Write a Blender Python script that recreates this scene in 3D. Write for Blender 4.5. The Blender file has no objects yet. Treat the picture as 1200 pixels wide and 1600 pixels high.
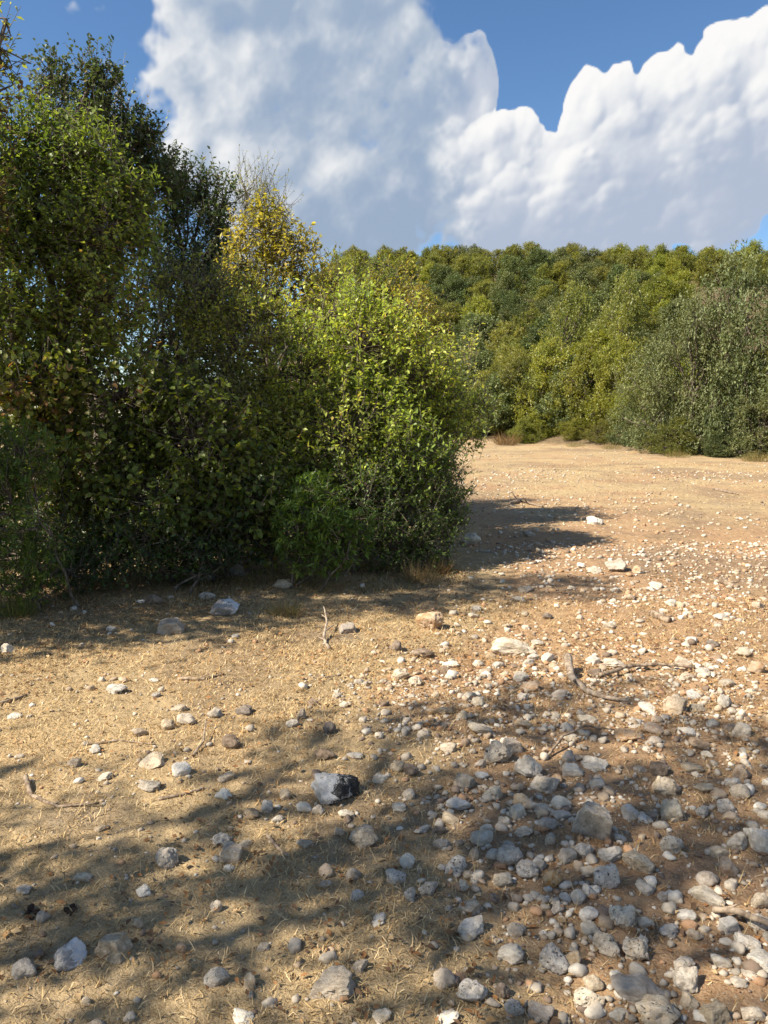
import bpy, math, random
import numpy as np
from mathutils import Vector

scene = bpy.context.scene
COL = scene.collection
random.seed(7)
F = 1202.0                       # focal length in photo pixels (1200 x 1600)
CAMH = 1.55
PITCH = math.radians(7.6)        # camera looks slightly down
R = math.radians

# ------------------------------------------------------------------ camera
cam_d = bpy.data.cameras.new("camera")
cam_d.sensor_fit = 'VERTICAL'
cam_d.sensor_height = 24.0
cam_d.lens = 24.0 * F / 1600.0
cam_d.clip_start = 0.05
cam_d.clip_end = 5000
cam = bpy.data.objects.new("camera", cam_d)
cam.location = (0, 0, CAMH)
cam.rotation_euler = (R(90) - PITCH, 0, 0)
COL.objects.link(cam)
scene.camera = cam

# ------------------------------------------------------------------ light
SUN_EL, SUN_AZ = R(46), R(-114)   # azimuth from +Y (view direction), negative = left
sun_dir = Vector((math.sin(SUN_AZ) * math.cos(SUN_EL), math.cos(SUN_AZ) * math.cos(SUN_EL), math.sin(SUN_EL)))
sun_d = bpy.data.lights.new("sun", 'SUN')
sun_d.energy = 5.0
sun_d.angle = R(0.53)
sun_d.color = (1.0, 0.90, 0.75)
sun = bpy.data.objects.new("sun", sun_d)
sun.rotation_euler = (-sun_dir).to_track_quat('-Z', 'Y').to_euler()
sun.location = (-30, 0, 40)
COL.objects.link(sun)

scene.view_settings.view_transform = 'Standard'
scene.view_settings.look = 'None'
scene.view_settings.gamma = 1
scene.view_settings.exposure = 1.1
scene.view_settings.use_curve_mapping = False

scene.render.engine = 'CYCLES'
cy = scene.cycles
cy.max_bounces = 7
cy.diffuse_bounces = 4
cy.glossy_bounces = 2
cy.transmission_bounces = 4
cy.transparent_max_bounces = 4
cy.use_denoising = True
cy.caustics_reflective = False
cy.caustics_refractive = False


# ------------------------------------------------------------------ pixel <-> world helpers
def ray(px, py):
    a, b = (px - 600) / F, (800 - py) / F
    return Vector((a, math.cos(PITCH) + b * math.sin(PITCH), -math.sin(PITCH) + b * math.cos(PITCH)))

def at(px, py):                  # point on the ground seen at a photo pixel
    d = ray(px, py)
    t = CAMH / max(-d.z, 1e-4)
    return d.x * t, d.y * t

def at_depth(px, py, Y):         # point at distance Y straight ahead
    d = ray(px, py)
    t = Y / d.y
    return np.array((d.x * t, Y, CAMH + d.z * t))

def azel(px, py):
    d = ray(px, py).normalized()
    return math.atan2(d.x, d.y), math.asin(d.z)

# ------------------------------------------------------------------ node helpers
class NT:
    def __init__(s, tree):
        s.t = tree
    def n(s, typ, **kw):
        nd = s.t.nodes.new(typ)
        for k, v in kw.items():
            if hasattr(nd, k):
                setattr(nd, k, v)
        return nd
    def put(s, sock, v):
        if v is None:
            return
        if hasattr(v, 'is_output'):
            s.t.links.new(v, sock)
        else:
            sock.default_value = v
    def m(s, op, a, b=None, c=None, clamp=False):
        nd = s.n('ShaderNodeMath', operation=op, use_clamp=clamp)
        for i, v in enumerate((a, b, c)):
            s.put(nd.inputs[i], v)
        return nd.outputs[0]
    def v(s, op, a, b=None, scale=None):
        nd = s.n('ShaderNodeVectorMath', operation=op)
        s.put(nd.inputs[0], a)
        s.put(nd.inputs[1], b)
        if scale is not None:
            s.put(nd.inputs['Scale'], scale)
        return nd.outputs['Value'] if op in ('LENGTH', 'DOT_PRODUCT', 'DISTANCE') else nd.outputs[0]
    def noise(s, vec, scale, detail=4, rough=0.55, dist=0.0, color=False, dim='3D'):
        nd = s.n('ShaderNodeTexNoise', noise_dimensions=dim)
        s.put(nd.inputs['Vector'], vec)
        nd.inputs['Scale'].default_value = scale
        nd.inputs['Detail'].default_value = detail
        nd.inputs['Roughness'].default_value = rough
        nd.inputs['Distortion'].default_value = dist
        return nd.outputs['Color' if color else 'Fac']
    def voro(s, vec, scale, feature='F1', rnd=1.0, smooth=None, out='Distance', dim='3D'):
        nd = s.n('ShaderNodeTexVoronoi', feature=feature, voronoi_dimensions=dim)
        s.put(nd.inputs['Vector'], vec)
        nd.inputs['Scale'].default_value = scale
        nd.inputs['Randomness'].default_value = rnd
        if smooth is not None:
            nd.inputs['Smoothness'].default_value = smooth
        return nd.outputs[out]
    def ss(s, v, lo, hi, to0=0.0, to1=1.0, typ='SMOOTHSTEP'):
        nd = s.n('ShaderNodeMapRange', interpolation_type=typ)
        s.put(nd.inputs['Value'], v)
        nd.inputs['From Min'].default_value = lo
        nd.inputs['From Max'].default_value = hi
        nd.inputs['To Min'].default_value = to0
        nd.inputs['To Max'].default_value = to1
        return nd.outputs['Result']
    def mix(s, f, a, b, blend='MIX'):
        nd = s.n('ShaderNodeMix', data_type='RGBA', blend_type=blend)
        s.put(nd.inputs[0], f)
        for i, v in ((6, a), (7, b)):
            if isinstance(v, (tuple, list)) and len(v) == 3:
                v = (*v, 1)
            s.put(nd.inputs[i], v)
        return nd.outputs[2]
    def bump(s, h, strength, dist):
        nd = s.n('ShaderNodeBump')
        nd.inputs['Strength'].default_value = strength
        nd.inputs['Distance'].default_value = dist
        s.put(nd.inputs['Height'], h)
        return nd.outputs[0]

# ------------------------------------------------------------------ numpy noise
_rs = np.random.RandomState(5)
_TAB = _rs.rand(65536)
def _h(i, j, k=0):
    return _TAB[(i * 7349 + j * 9151 + k * 3571 + 12345) & 65535]
def vnoise2(x, y):
    xi, yi = np.floor(x).astype(np.int64), np.floor(y).astype(np.int64)
    fx, fy = x - xi, y - yi
    fx, fy = fx * fx * (3 - 2 * fx), fy * fy * (3 - 2 * fy)
    return (_h(xi, yi) * (1 - fx) + _h(xi + 1, yi) * fx) * (1 - fy) + (_h(xi, yi + 1) * (1 - fx) + _h(xi + 1, yi + 1) * fx) * fy
def fbm2(x, y, o=4):
    s, a, t = 0, 1.0, 0
    for i in range(o):
        s = s + a * (vnoise2(x * 2 ** i + 17.3 * i, y * 2 ** i + 5.1 * i) - 0.5); t += a; a *= 0.5
    return s / t
def vnoise3(p):
    i = np.floor(p).astype(np.int64); f = p - i; f = f * f * (3 - 2 * f)
    r = 0
    for dx in (0, 1):
        for dy in (0, 1):
            for dz in (0, 1):
                w = (f[:, 0] if dx else 1 - f[:, 0]) * (f[:, 1] if dy else 1 - f[:, 1]) * (f[:, 2] if dz else 1 - f[:, 2])
                r = r + w * _h(i[:, 0] + dx, i[:, 1] + dy, i[:, 2] + dz)
    return r
def sstep(v, a, b):
    t = np.clip((v - a) / (b - a), 0, 1)
    return t * t * (3 - 2 * t)

# ------------------------------------------------------------------ world: sky and cumulus
def blur(a, r):                         # box blur three times, both axes (edges clamped)
    a = a.astype(np.float32)
    for _ in range(3):
        c = np.cumsum(np.pad(a, ((r + 1, r), (0, 0)), 'edge'), 0)
        a = (c[2 * r + 1:] - c[:-(2 * r + 1)]) * np.float32(1 / (2 * r + 1))
        c = np.cumsum(np.pad(a, ((0, 0), (r + 1, r)), 'edge'), 1, dtype=np.float64)
        a = ((c[:, 2 * r + 1:] - c[:, :-(2 * r + 1)]) * (1 / (2 * r + 1))).astype(np.float32)
    return a
def cloud_map(SW=4480, SH=900):
    """cumulus of the whole sky, built from heaped puffs, light and shade painted in from a fixed direction; (azimuth, elevation) map of radiance and cover"""
    r = np.random.RandomState(99)
    K = SW / (2 * math.pi)              # map pixels per radian
    sc_ = K / F
    bank = [ # photo px, py, rx, ry, depth, puffiness   - the two cloud masses in view
        (345, 40, 84, 80, 0, 0), (275, 100, 46, 42, 0, 0), (440, 115, 120, 100, 0, 0), (520, 10, 100, 90, 0, 0), (610, 150, 100, 100, 10, 0), (450, 235, 100, 85, 0, 0), (620, 70, 58, 62, 0, 0),
        (728, 140, 42, 66, 0, 0), (570, 300, 130, 105, 0, 0), (300, 195, 40, 34, 0, 0), (400, -120, 180, 110, 0, 0), (620, 245, 115, 100, 0, 0), (470, 350, 130, 60, 0, 0), (285, 260, 38, 70, 0, 0),
        (730, 275, 40, 52, 50, 1), (768, 255, 42, 58, 50, 1), (812, 232, 30, 46, 50, 1), (918, 180, 36, 54, 50, 1), (965, 170, 34, 46, 55, 1), (1040, 155, 46, 56, 50, 1), (1100, 170, 50, 50, 55, 1), (1150, 105, 48, 48, 60, 1), (1200, 115, 52, 72, 60, 1),
        (880, 280, 56, 46, 50, 1), (1000, 275, 150, 85, 30, 1), (850, 325, 150, 75, 30, 1), (1150, 235, 105, 85, 30, 1), (1290, 155, 110, 120, 40, 1), (640, 322, 30, 34, 40, 1), (705, 355, 36, 30, 40, 1), (960, 350, 140, 40, 10, 1), (735, 325, 60, 60, 30, 1)]
    P = []
    for (px, py, rx, ry, z, pf) in bank:
        a, e = azel(px, py)
        P.append([(a + math.pi) * K, e * K, rx * sc_ / math.cos(e), ry * sc_, z * sc_, 0.8 * min(rx, ry) * sc_, pf])
    for _ in range(34):                 # the same kind of clouds round the rest of the sky
        a = r.uniform(0.75, 2 * math.pi - 0.75); e = r.uniform(0.12, 0.75); w = r.uniform(50, 150)
        for _ in range(r.randint(3, 8)):
            q = w * r.uniform(0.35, 0.7)
            P.append([((a + math.pi) % (2 * math.pi)) * K + r.normal(0, 0.7 * w), e * K + r.normal(0, 0.22 * w), q / math.cos(e), q * 0.75, 0, 0.7 * q, 2])
    H = np.full((SH, SW), -500, np.float32)
    SOFT = np.zeros((SH, SW), np.float32)
    def splat(p):
        x0, x1 = int(max(0, p[0] - p[2])), int(min(SW, p[0] + p[2] + 2)); y0, y1 = int(max(0, p[1] - p[3])), int(min(SH, p[1] + p[3] + 2))
        if x1 <= x0 or y1 <= y0: return
        X = (np.arange(x0, x1, dtype=np.float32) - p[0]) / p[2]; Y = (np.arange(y0, y1, dtype=np.float32) - p[1]) / p[3]
        q = 1 - X[None] ** 2 - Y[:, None] ** 2
        z = np.where(q > 0, p[4] + p[5] * np.sqrt(np.maximum(q, 0)), -500)
        np.maximum(H[y0:y1, x0:x1], z, out=H[y0:y1, x0:x1])
    lev = P
    for p in lev: splat(p)
    for (cnt_, lo, hi) in ((14, 0.20, 0.46), (11, 0.22, 0.48), (8, 0.28, 0.55)):
        nxt = []
        for p in lev:
            c = cnt_ if p[6] < 2 else cnt_ // 2
            if p[3] < 4: continue
            for _ in range(c):
                d = r.normal(0, 1, 3); d[1] += 0.25; d /= np.linalg.norm(d); d[2] = abs(d[2])
                f = lo + (hi - lo) * r.rand() ** 1.6; rr = f * (p[2] + p[3]) * 0.5
                k_ = r.uniform(0.74, 0.92) if p[6] else r.uniform(0.6, 0.85)
                n_ = [p[0] + d[0] * p[2] * k_, p[1] + d[1] * p[3] * k_, rr * p[2] / p[3] if p[2] < 1.6 * p[3] else rr * 1.3, rr, p[4] + d[2] * p[5] * k_, rr * 0.9, p[6]]
                nxt.append(n_); splat(n_)
        lev = nxt
    yy_, xx_ = np.mgrid[0:SH, 0:SW].astype(np.float32)
    def iso(o_):                        # even, direction-free noise of feature size o_
        q = max(1, int(o_ / 24))        # large features are made on a coarser grid
        w = r.rand(SH // q + 2, SW // q + 2).astype(np.float32)
        w = blur(w, max(1, int(round(o_ / q * 0.16)))); w = (w - w.mean()) / w.std()
        if q > 1:
            fy, fx = np.arange(SH) / q, np.arange(SW) / q; iy, ix = fy.astype(int), fx.astype(int)
            ty, tx = (fy - iy).astype(np.float32)[:, None], (fx - ix).astype(np.float32)
            w = w[iy] * (1 - ty) + w[iy + 1] * ty
            w = w[:, ix] * (1 - tx) + w[:, ix + 1] * tx
        return w[:SH, :SW] * np.float32(0.2)
    wx = iso(80) * 26 + iso(26) * 8 + iso(10) * 2.2; wy = iso(80) * 26 + iso(26) * 8 + iso(10) * 2.2
    bil = sum(a_ * (0.16 - np.abs(iso(o_))) for o_, a_ in ((40, 10.0), (20, 5.0), (10, 2.0)))   # billows
    n1 = np.zeros((SH, SW), np.float32); amp = 1.0
    for o_ in (80, 38, 18, 9):
        n1 += amp * iso(o_); amp *= 0.62
    az_ = xx_ / K - math.pi
    crisp = sstep(az_ + 0.10 * n1 + 0.25 * (yy_ / K - 0.30) * 0, 0.03, 0.13).astype(np.float32)     # the far bank stays sharp, the near cloud is torn
    ws = 1.0 - 0.80 * crisp
    xi = np.clip(xx_ + wx * ws, 0, SW - 1).astype(np.int32); yi = np.clip(yy_ + wy * ws, 0, SH - 1).astype(np.int32)
    H = H[yi, xi]
    mask = (H > -400).astype(np.float32)
    Hs = np.where(mask > 0, H, 0)
    m2 = blur(mask, 2); m8 = blur(mask, 9)
    a_crisp = sstep(blur(mask, 1) + 0.10 * n1 + 0.03 * bil, 0.36, 0.64)
    a_soft = sstep(m8 + 0.55 * n1 + 0.05 * bil, 0.38, 0.80)
    cover = (a_soft * (1 - crisp) + a_crisp * crisp).astype(np.float32)
    # holes torn in the near cloud
    H1 = blur(Hs * mask, 1) / np.maximum(blur(mask, 1), 0.05); H2 = blur(Hs * mask, 2) / np.maximum(blur(mask, 2), 0.05)
    Hf = H1 * crisp + H2 * (1 - crisp) + n1 * (9 * (1 - crisp) + 1.5 * crisp) + bil * (1 - 0.75 * crisp)
    Hm = blur(Hf, 5); Hb = blur(Hf, 22)
    soften = 0.6 * (1 - crisp)
    Hd = Hf * (1 - soften) + Hm * soften
    Lx, Ly, Lz = -0.72, 0.67, -0.05  # fixed light direction; the clouds' lit and shaded sides are painted into the map
    def lam(Hh, k_):
        gy_, gx_ = np.gradient(Hh); gx_ = gx_ * k_; gy_ = gy_ * k_
        return (-gx_ * Lx - gy_ * Ly + Lz) / np.sqrt(gx_ ** 2 + gy_ ** 2 + 1)
    l = (0.36 + 0.16 * crisp) * lam(Hd, 0.65) + 0.30 * lam(Hm, 1.0) + 0.45 * lam(Hb, 1.3)
    ao = np.clip((Hm - Hf) / 7.0, -1, 1.5) * 0.16 + np.clip((Hb - Hm) / 16.0, -1, 1.5) * 0.14
    occ = np.zeros_like(Hm)
    C = blur(cover * np.maximum(Hb + 25, 0), 6)
    for st in (10, 22, 38, 60, 90, 125):                              # cloud between here and the sun
        sh_ = np.roll(np.roll(C, int(-st * Ly), 0), int(-st * Lx), 1)
        occ = np.maximum(occ, sh_ - C * 0.82 - 0.05 * st)
    thick = blur(C, 14)
    li = 0.43 + 0.13 * crisp + 1.05 * l - ao * 1.2 - np.clip(occ / 60, 0, 1) * 0.50 - np.clip((thick - 30) / 70, 0, 1) * (0.40 - 0.14 * crisp) + 0.28 * n1
    el_ = yy_ / K
    li = li - 0.28 * (1 - sstep(el_, 0.14, 0.36)) - 0.03 * crisp
    li = li + 0.22 * crisp * (blur(n1, 3) - 0.2) * (1 - np.clip(li, 0, 1))
    li = (0.5 + 0.56 * np.tanh((li - 0.44) * 1.7)); li = np.clip(li, 0, 1)[..., None]
    dark = np.array([0.155, 0.200, 0.268]) + crisp[..., None] * np.array([0.055, 0.042, 0.035]); lite = np.array([0.455, 0.452, 0.445])
    rgb = dark + (lite - dark) * li
    thin = 1 - np.clip(cover, 0, 1)
    rgb = rgb + (lite * 0.9 - rgb) * (thin * 0.35)[..., None]
    low = (1 - sstep(el_, 0.10, 0.24)) * sstep(az_, 0.3, 0.45)     # the bank's ragged foot
    cover = cover * (1 - low) + low * a_soft
    cover = cover * sstep(el_, -0.01, 0.05)
    return np.clip(rgb, 0, 1).astype(np.float32), np.clip(cover, 0, 1).astype(np.float32)

world = bpy.data.worlds.new("World")
scene.world = world
world.use_nodes = True
wt = world.node_tree
wt.nodes.clear()
c_rgb, c_a = cloud_map()
c_img = bpy.data.images.new('cumulus_map', c_a.shape[1], c_a.shape[0], alpha=True)
c_img.alpha_mode = 'CHANNEL_PACKED'
enc = np.where(c_rgb <= 0.0031308, c_rgb * 12.92, 1.055 * np.maximum(c_rgb, 1e-6) ** (1 / 2.4) - 0.055)
c_img.pixels.foreach_set(np.concatenate([enc, c_a[..., None]], 2).astype(np.float32).ravel())
W = NT(wt)
tc = W.n('ShaderNodeTexCoord')
sep = W.n('ShaderNodeSeparateXYZ'); W.put(sep.inputs[0], tc.outputs['Generated'])
az = W.m('ARCTAN2', sep.outputs[0], sep.outputs[1])
el = W.m('ARCSINE', sep.outputs[2])
cmb = W.n('ShaderNodeCombineXYZ')
W.put(cmb.inputs[0], W.m('ADD', W.m('DIVIDE', az, 2 * math.pi), 0.5))
W.put(cmb.inputs[1], W.m('DIVIDE', el, 2 * math.pi * c_a.shape[0] / c_a.shape[1]))
ctex = W.n('ShaderNodeTexImage', interpolation='Linear', extension='EXTEND')
ctex.image = c_img
W.put(ctex.inputs[0], cmb.outputs[0])
sky = W.n('ShaderNodeTexSky', sky_type='NISHITA')
sky.sun_disc = False
sky.sun_elevation = SUN_EL
sky.sun_rotation = SUN_AZ
sky.altitude = 600
sky.air_density = 1.0
sky.dust_density = 0.1
sky.ozone_density = 3.0
hsv = W.n('ShaderNodeHueSaturation'); hsv.inputs['Saturation'].default_value = 1.12
W.put(hsv.inputs['Color'], sky.outputs[0])
skyc = W.mix(1.0, hsv.outputs[0], (0.072, 0.072, 0.072), 'MULTIPLY')
final = W.mix(ctex.outputs['Alpha'], skyc, ctex.outputs['Color'])
bg = W.n('ShaderNodeBackground'); W.put(bg.inputs[0], final); bg.inputs[1].default_value = 1.0
wo = W.n('ShaderNodeOutputWorld'); W.put(wo.inputs[0], bg.outputs[0])
world.cycles.sampling_method = 'MANUAL'
world.cycles.sample_map_resolution = 512

# ------------------------------------------------------------------ terrain shape
def edge_y(x):                       # where the field ends and the wooded slope begins
    return np.interp(x, [-60, 0, 5, 8, 10.8, 13, 20, 60], [46, 40, 37.5, 31.8, 27.0, 26.5, 25, 24])
def hill(x, y):
    e = edge_y(x)
    t = (y - e) / (97.0 - e)
    crest = 17.3 + 0.4 * np.sin(x * 0.06 + 0.6) + 1.0 * fbm2(x * 0.04, y * 0.04, 2)
    crest = crest * sstep(x, -17, -3.5)
    z = crest * (0.75 * sstep(t, 0.0, 1.0) + 0.25 * np.clip(t, 0, 1))
    z = z - 0.12 * np.clip(y - 104, 0, 400)
    return np.maximum(z, -30)
def ground(x, y):
    x = np.asarray(x, float); y = np.asarray(y, float)
    near = np.clip((30 - np.abs(y)) / 24, 0, 1)
    z = 0.10 * fbm2(x * 0.35 + 3, y * 0.35, 3) + 0.035 * fbm2(x * 2.1, y * 2.1, 3) * near + 0.016 * fbm2(x * 9, y * 9, 3) * near
    return z + hill(x, y)
def stony(x, y):                     # 1 where the stones lie thick
    n = fbm2(x * 0.9 + 4, y * 0.9 + 8, 3)
    b = np.interp(y, [0, 1.9, 2.3, 3.0, 4.0, 6.0, 8.0, 12], [0.35, 0.28, 0.15, -0.12, -0.12, 0.75, 1.3, 1.0])
    s = sstep(x - b + 0.9 * n, -0.35, 0.45)
    far = sstep(y, 8, 14)
    return np.clip(s * (1 - far) + far * (0.55 + 1.2 * n), 0, 1)

# ------------------------------------------------------------------ mesh helpers
def mesh_np(name, V, T, mat=None, smooth=False, tint=None):
    V = np.ascontiguousarray(V, np.float32); T = np.ascontiguousarray(T, np.int32)
    k = T.shape[1]
    me = bpy.data.meshes.new(name)
    me.vertices.add(len(V)); me.vertices.foreach_set('co', V.ravel())
    me.loops.add(T.size); me.loops.foreach_set('vertex_index', T.ravel())
    me.polygons.add(len(T)); me.polygons.foreach_set('loop_start', np.arange(0, T.size, k, dtype=np.int32))
    if smooth:
        me.polygons.foreach_set('use_smooth', np.ones(len(T), bool))
    me.update(calc_edges=True)
    if tint is not None:
        ca = me.color_attributes.new('tint', 'FLOAT_COLOR', 'POINT')
        c = np.ones((len(V), 4), np.float32); c[:, :3] = tint
        ca.data.foreach_set('color', c.ravel())
    if mat:
        me.materials.append(mat)
    return me
def obj(name, me, parent=None, loc=None):
    o = bpy.data.objects.new(name, me)
    COL.objects.link(o)
    if parent:
        o.parent = parent
    if loc is not None:
        o.location = loc
    return o
def empty(name, loc):
    o = bpy.data.objects.new(name, None); o.location = loc; o.empty_display_size = 0.2
    COL.objects.link(o)
    return o
def tag(o, label=None, cat=None, group=None, kind=None):
    if label: o['label'] = label
    if cat: o['category'] = cat
    if group: o['group'] = group
    if kind: o['kind'] = kind
    return o
def norm(a):
    return a / np.maximum(np.linalg.norm(a, axis=-1, keepdims=True), 1e-9)

# ------------------------------------------------------------------ materials
def new_mat(name):
    m = bpy.data.materials.new(name); m.use_nodes = True
    m.node_tree.nodes.clear()
    n = NT(m.node_tree)
    out = n.n('ShaderNodeOutputMaterial')
    return m, n, out
def principled(n, col, rough=0.8, normal=None, spec=0.3):
    p = n.n('ShaderNodeBsdfPrincipled')
    if isinstance(col, tuple): col = (*col, 1)
    n.put(p.inputs['Base Color'], col)
    n.put(p.inputs['Roughness'], rough)
    p.inputs['Specular IOR Level'].default_value = spec
    if normal is not None: n.put(p.inputs['Normal'], normal)
    return p

def leaf_material(name, trans=0.5, rough=0.42, spec=0.45):
    m, n, out = new_mat(name)
    a = n.n('ShaderNodeAttribute', attribute_name='tint')
    oi = n.n('ShaderNodeObjectInfo')
    hs = n.n('ShaderNodeHueSaturation')
    n.put(hs.inputs['Color'], a.outputs['Color'])
    n.put(hs.inputs['Hue'], n.ss(oi.outputs['Random'], 0, 1, 0.488, 0.512, 'LINEAR'))
    n.put(hs.inputs['Value'], n.ss(n.m('FRACT', n.m('MULTIPLY', oi.outputs['Random'], 7.31)), 0, 1, 0.82, 1.18, 'LINEAR'))
    p = principled(n, hs.outputs[0], rough, spec=spec)
    t = n.n('ShaderNodeBsdfTranslucent')
    n.put(t.inputs[0], n.mix(1.0, hs.outputs[0], (1.25, 1.15, 0.5), 'MULTIPLY'))
    mx = n.n('ShaderNodeMixShader'); mx.inputs[0].default_value = trans
    n.put(mx.inputs[1], p.outputs[0]); n.put(mx.inputs[2], t.outputs[0])
    n.put(out.inputs[0], mx.outputs[0])
    return m
M_LEAF = leaf_material('leaf_thin')
M_LEAF_STIFF = leaf_material('leaf_stiff', 0.28, 0.5, 0.3)

def bark_material(name, c1, c2):
    m, n, out = new_mat(name)
    tcn = n.n('ShaderNodeTexCoord').outputs['Object']
    st = n.v('MULTIPLY', tcn, (1, 1, 0.25))
    f = n.noise(st, 28, 5, 0.65)
    col = n.mix(n.ss(f, 0.35, 0.65), c1, c2)
    p = principled(n, col, 0.9, n.bump(f, 0.6, 0.01))
    n.put(out.inputs[0], p.outputs[0])
    return m
M_BARK = bark_material('bark_brown', (0.05, 0.038, 0.028), (0.17, 0.14, 0.11))
M_TWIG = bark_material('twig_grey', (0.16, 0.14, 0.125), (0.34, 0.31, 0.28))
M_DEAD = bark_material('dead_wood', (0.11, 0.075, 0.05), (0.36, 0.28, 0.20))
M_DEADPALE = bark_material('bleached_wood', (0.16, 0.12, 0.085), (0.42, 0.34, 0.26))

def ground_material():
    m, n, out = new_mat('dry_ground')
    pos = n.n('ShaderNodeNewGeometry').outputs['Position']
    at_ = n.n('ShaderNodeAttribute', attribute_name='tint')      # r: stony red soil, g: forest floor
    sp = n.n('ShaderNodeSeparateColor'); n.put(sp.inputs[0], at_.outputs['Color'])
    n1 = n.noise(pos, 1.3, 5, 0.6); n2 = n.noise(pos, 14, 6, 0.7); n3 = n.noise(pos, 120, 4, 0.7)
    straw = n.mix(n.ss(n2, 0.3, 0.7), (0.24, 0.168, 0.092), (0.42, 0.305, 0.168))
    straw = n.mix(n.ss(n3, 0.35, 0.7), straw, (0.50, 0.385, 0.22))
    grey = n.mix(n.ss(n2, 0.35, 0.7), (0.21, 0.16, 0.105), (0.38, 0.30, 0.20))
    straw = n.mix(n.ss(n1, 0.52, 0.72), straw, grey)
    red = n.mix(n.ss(n2, 0.3, 0.7), (0.21, 0.105, 0.052), (0.40, 0.235, 0.13))
    red = n.mix(n.ss(n3, 0.40, 0.72), red, (0.45, 0.31, 0.19))
    f = n.m('ADD', sp.outputs[0], n.m('MULTIPLY', n.m('SUBTRACT', n1, 0.5), 0.9))
    col = n.mix(n.ss(f, 0.40, 1.05, 0, 0.72), straw, red)
    n0 = n.noise(pos, 0.42, 4, 0.6, 0.8)
    col = n.mix(n.m('MULTIPLY', n.ss(n0, 0.46, 0.64), 0.62), col, n.mix(n.ss(n2, 0.3, 0.7), (0.14, 0.10, 0.065), (0.27, 0.20, 0.135)))
    floor = n.mix(n.ss(n2, 0.3, 0.7), (0.09, 0.065, 0.04), (0.20, 0.15, 0.09))
    col = n.mix(sp.outputs[1], col, floor)
    h = n.m('ADD', n.m('ADD', n.m('MULTIPLY', n2, 1.0), n.m('MULTIPLY', n3, 0.35)), n.m('MULTIPLY', n.noise(pos, 3.2, 3, 0.6), 2.5))
    p = principled(n, col, 0.95, n.bump(h, 0.9, 0.03), 0.1)
    n.put(out.inputs[0], p.outputs[0])
    return m
M_GROUND = ground_material()

def stone_material(name, base, pale, dark, stain=0.5, pits=0.0, lichen=None, use_tint=False, scale=1.0):
    m, n, out = new_mat(name)
    tcn = n.n('ShaderNodeTexCoord').outputs['Object']
    oi = n.n('ShaderNodeObjectInfo').outputs['Random']
    vec = tcn
    if not use_tint:
        cc = n.n('ShaderNodeCombineXYZ')
        for i, k in enumerate((37.0, 91.0, 53.0)): n.put(cc.inputs[i], n.m('MULTIPLY', oi, k))
        vec = n.v('ADD', tcn, cc.outputs[0])
    n1 = n.noise(vec, 1.6 * scale, 5, 0.65); n2 = n.noise(vec, 5.5 * scale, 6, 0.7, 0.6); n3 = n.noise(vec, 22 * scale, 4, 0.7)
    col = n.mix(n.ss(n1, 0.36, 0.62), base, pale)
    if use_tint:
        a = n.n('ShaderNodeAttribute', attribute_name='tint')
        col = n.mix(1.0, col, a.outputs['Color'], 'MULTIPLY')
    else:
        hs = n.n('ShaderNodeHueSaturation'); n.put(hs.inputs['Color'], col)
        n.put(hs.inputs['Value'], n.ss(n.m('FRACT', n.m('MULTIPLY', oi, 5.7)), 0, 1, 0.78, 1.14, 'LINEAR'))
        n.put(hs.inputs['Saturation'], n.ss(n.m('FRACT', n.m('MULTIPLY', oi, 11.3)), 0, 1, 0.7, 1.3, 'LINEAR'))
        col = hs.outputs[0]
    col = n.mix(n.m('MULTIPLY', n.ss(n2, 0.50, 0.66), stain), col, dark)
    col = n.mix(n.ss(n3, 0.58, 0.75, 0, 0.35), col, dark)
    hgt = n.m('ADD', n.m('MULTIPLY', n2, 0.8), n.m('MULTIPLY', n3, 0.5))
    if pits:
        vo = n.voro(n.v('ADD', vec, n.v('SCALE', n.noise(vec, 4 * scale, 2, color=True), scale=0.5)), 3.6 * scale)
        pit = n.m('MULTIPLY', n.ss(vo, 0.30, 0.16), n.ss(n.noise(vec, 1.9 * scale, 2), 0.40, 0.55))
        col = n.mix(n.m('MULTIPLY', pit, pits), col, (0.045, 0.042, 0.042))
        hgt = n.m('SUBTRACT', hgt, n.m('MULTIPLY', pit, 2.2))
    if lichen:
        ln = n.noise(vec, 1.5 * scale, 8, 0.78, 0.8)
        gz = n.n('ShaderNodeSeparateXYZ'); n.put(gz.inputs[0], tcn)
        ln = n.m('ADD', ln, n.m('MULTIPLY', gz.outputs[0], 0.18))
        col = n.mix(n.m('MULTIPLY', n.ss(ln, 0.49, 0.56), n.ss(n3, 0.30, 0.40)), col, lichen)
    p = principled(n, col, 0.9, n.bump(hgt, 0.55, 0.05 / scale if use_tint else 0.09), 0.2)
    n.put(out.inputs[0], p.outputs[0])
    return m
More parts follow.
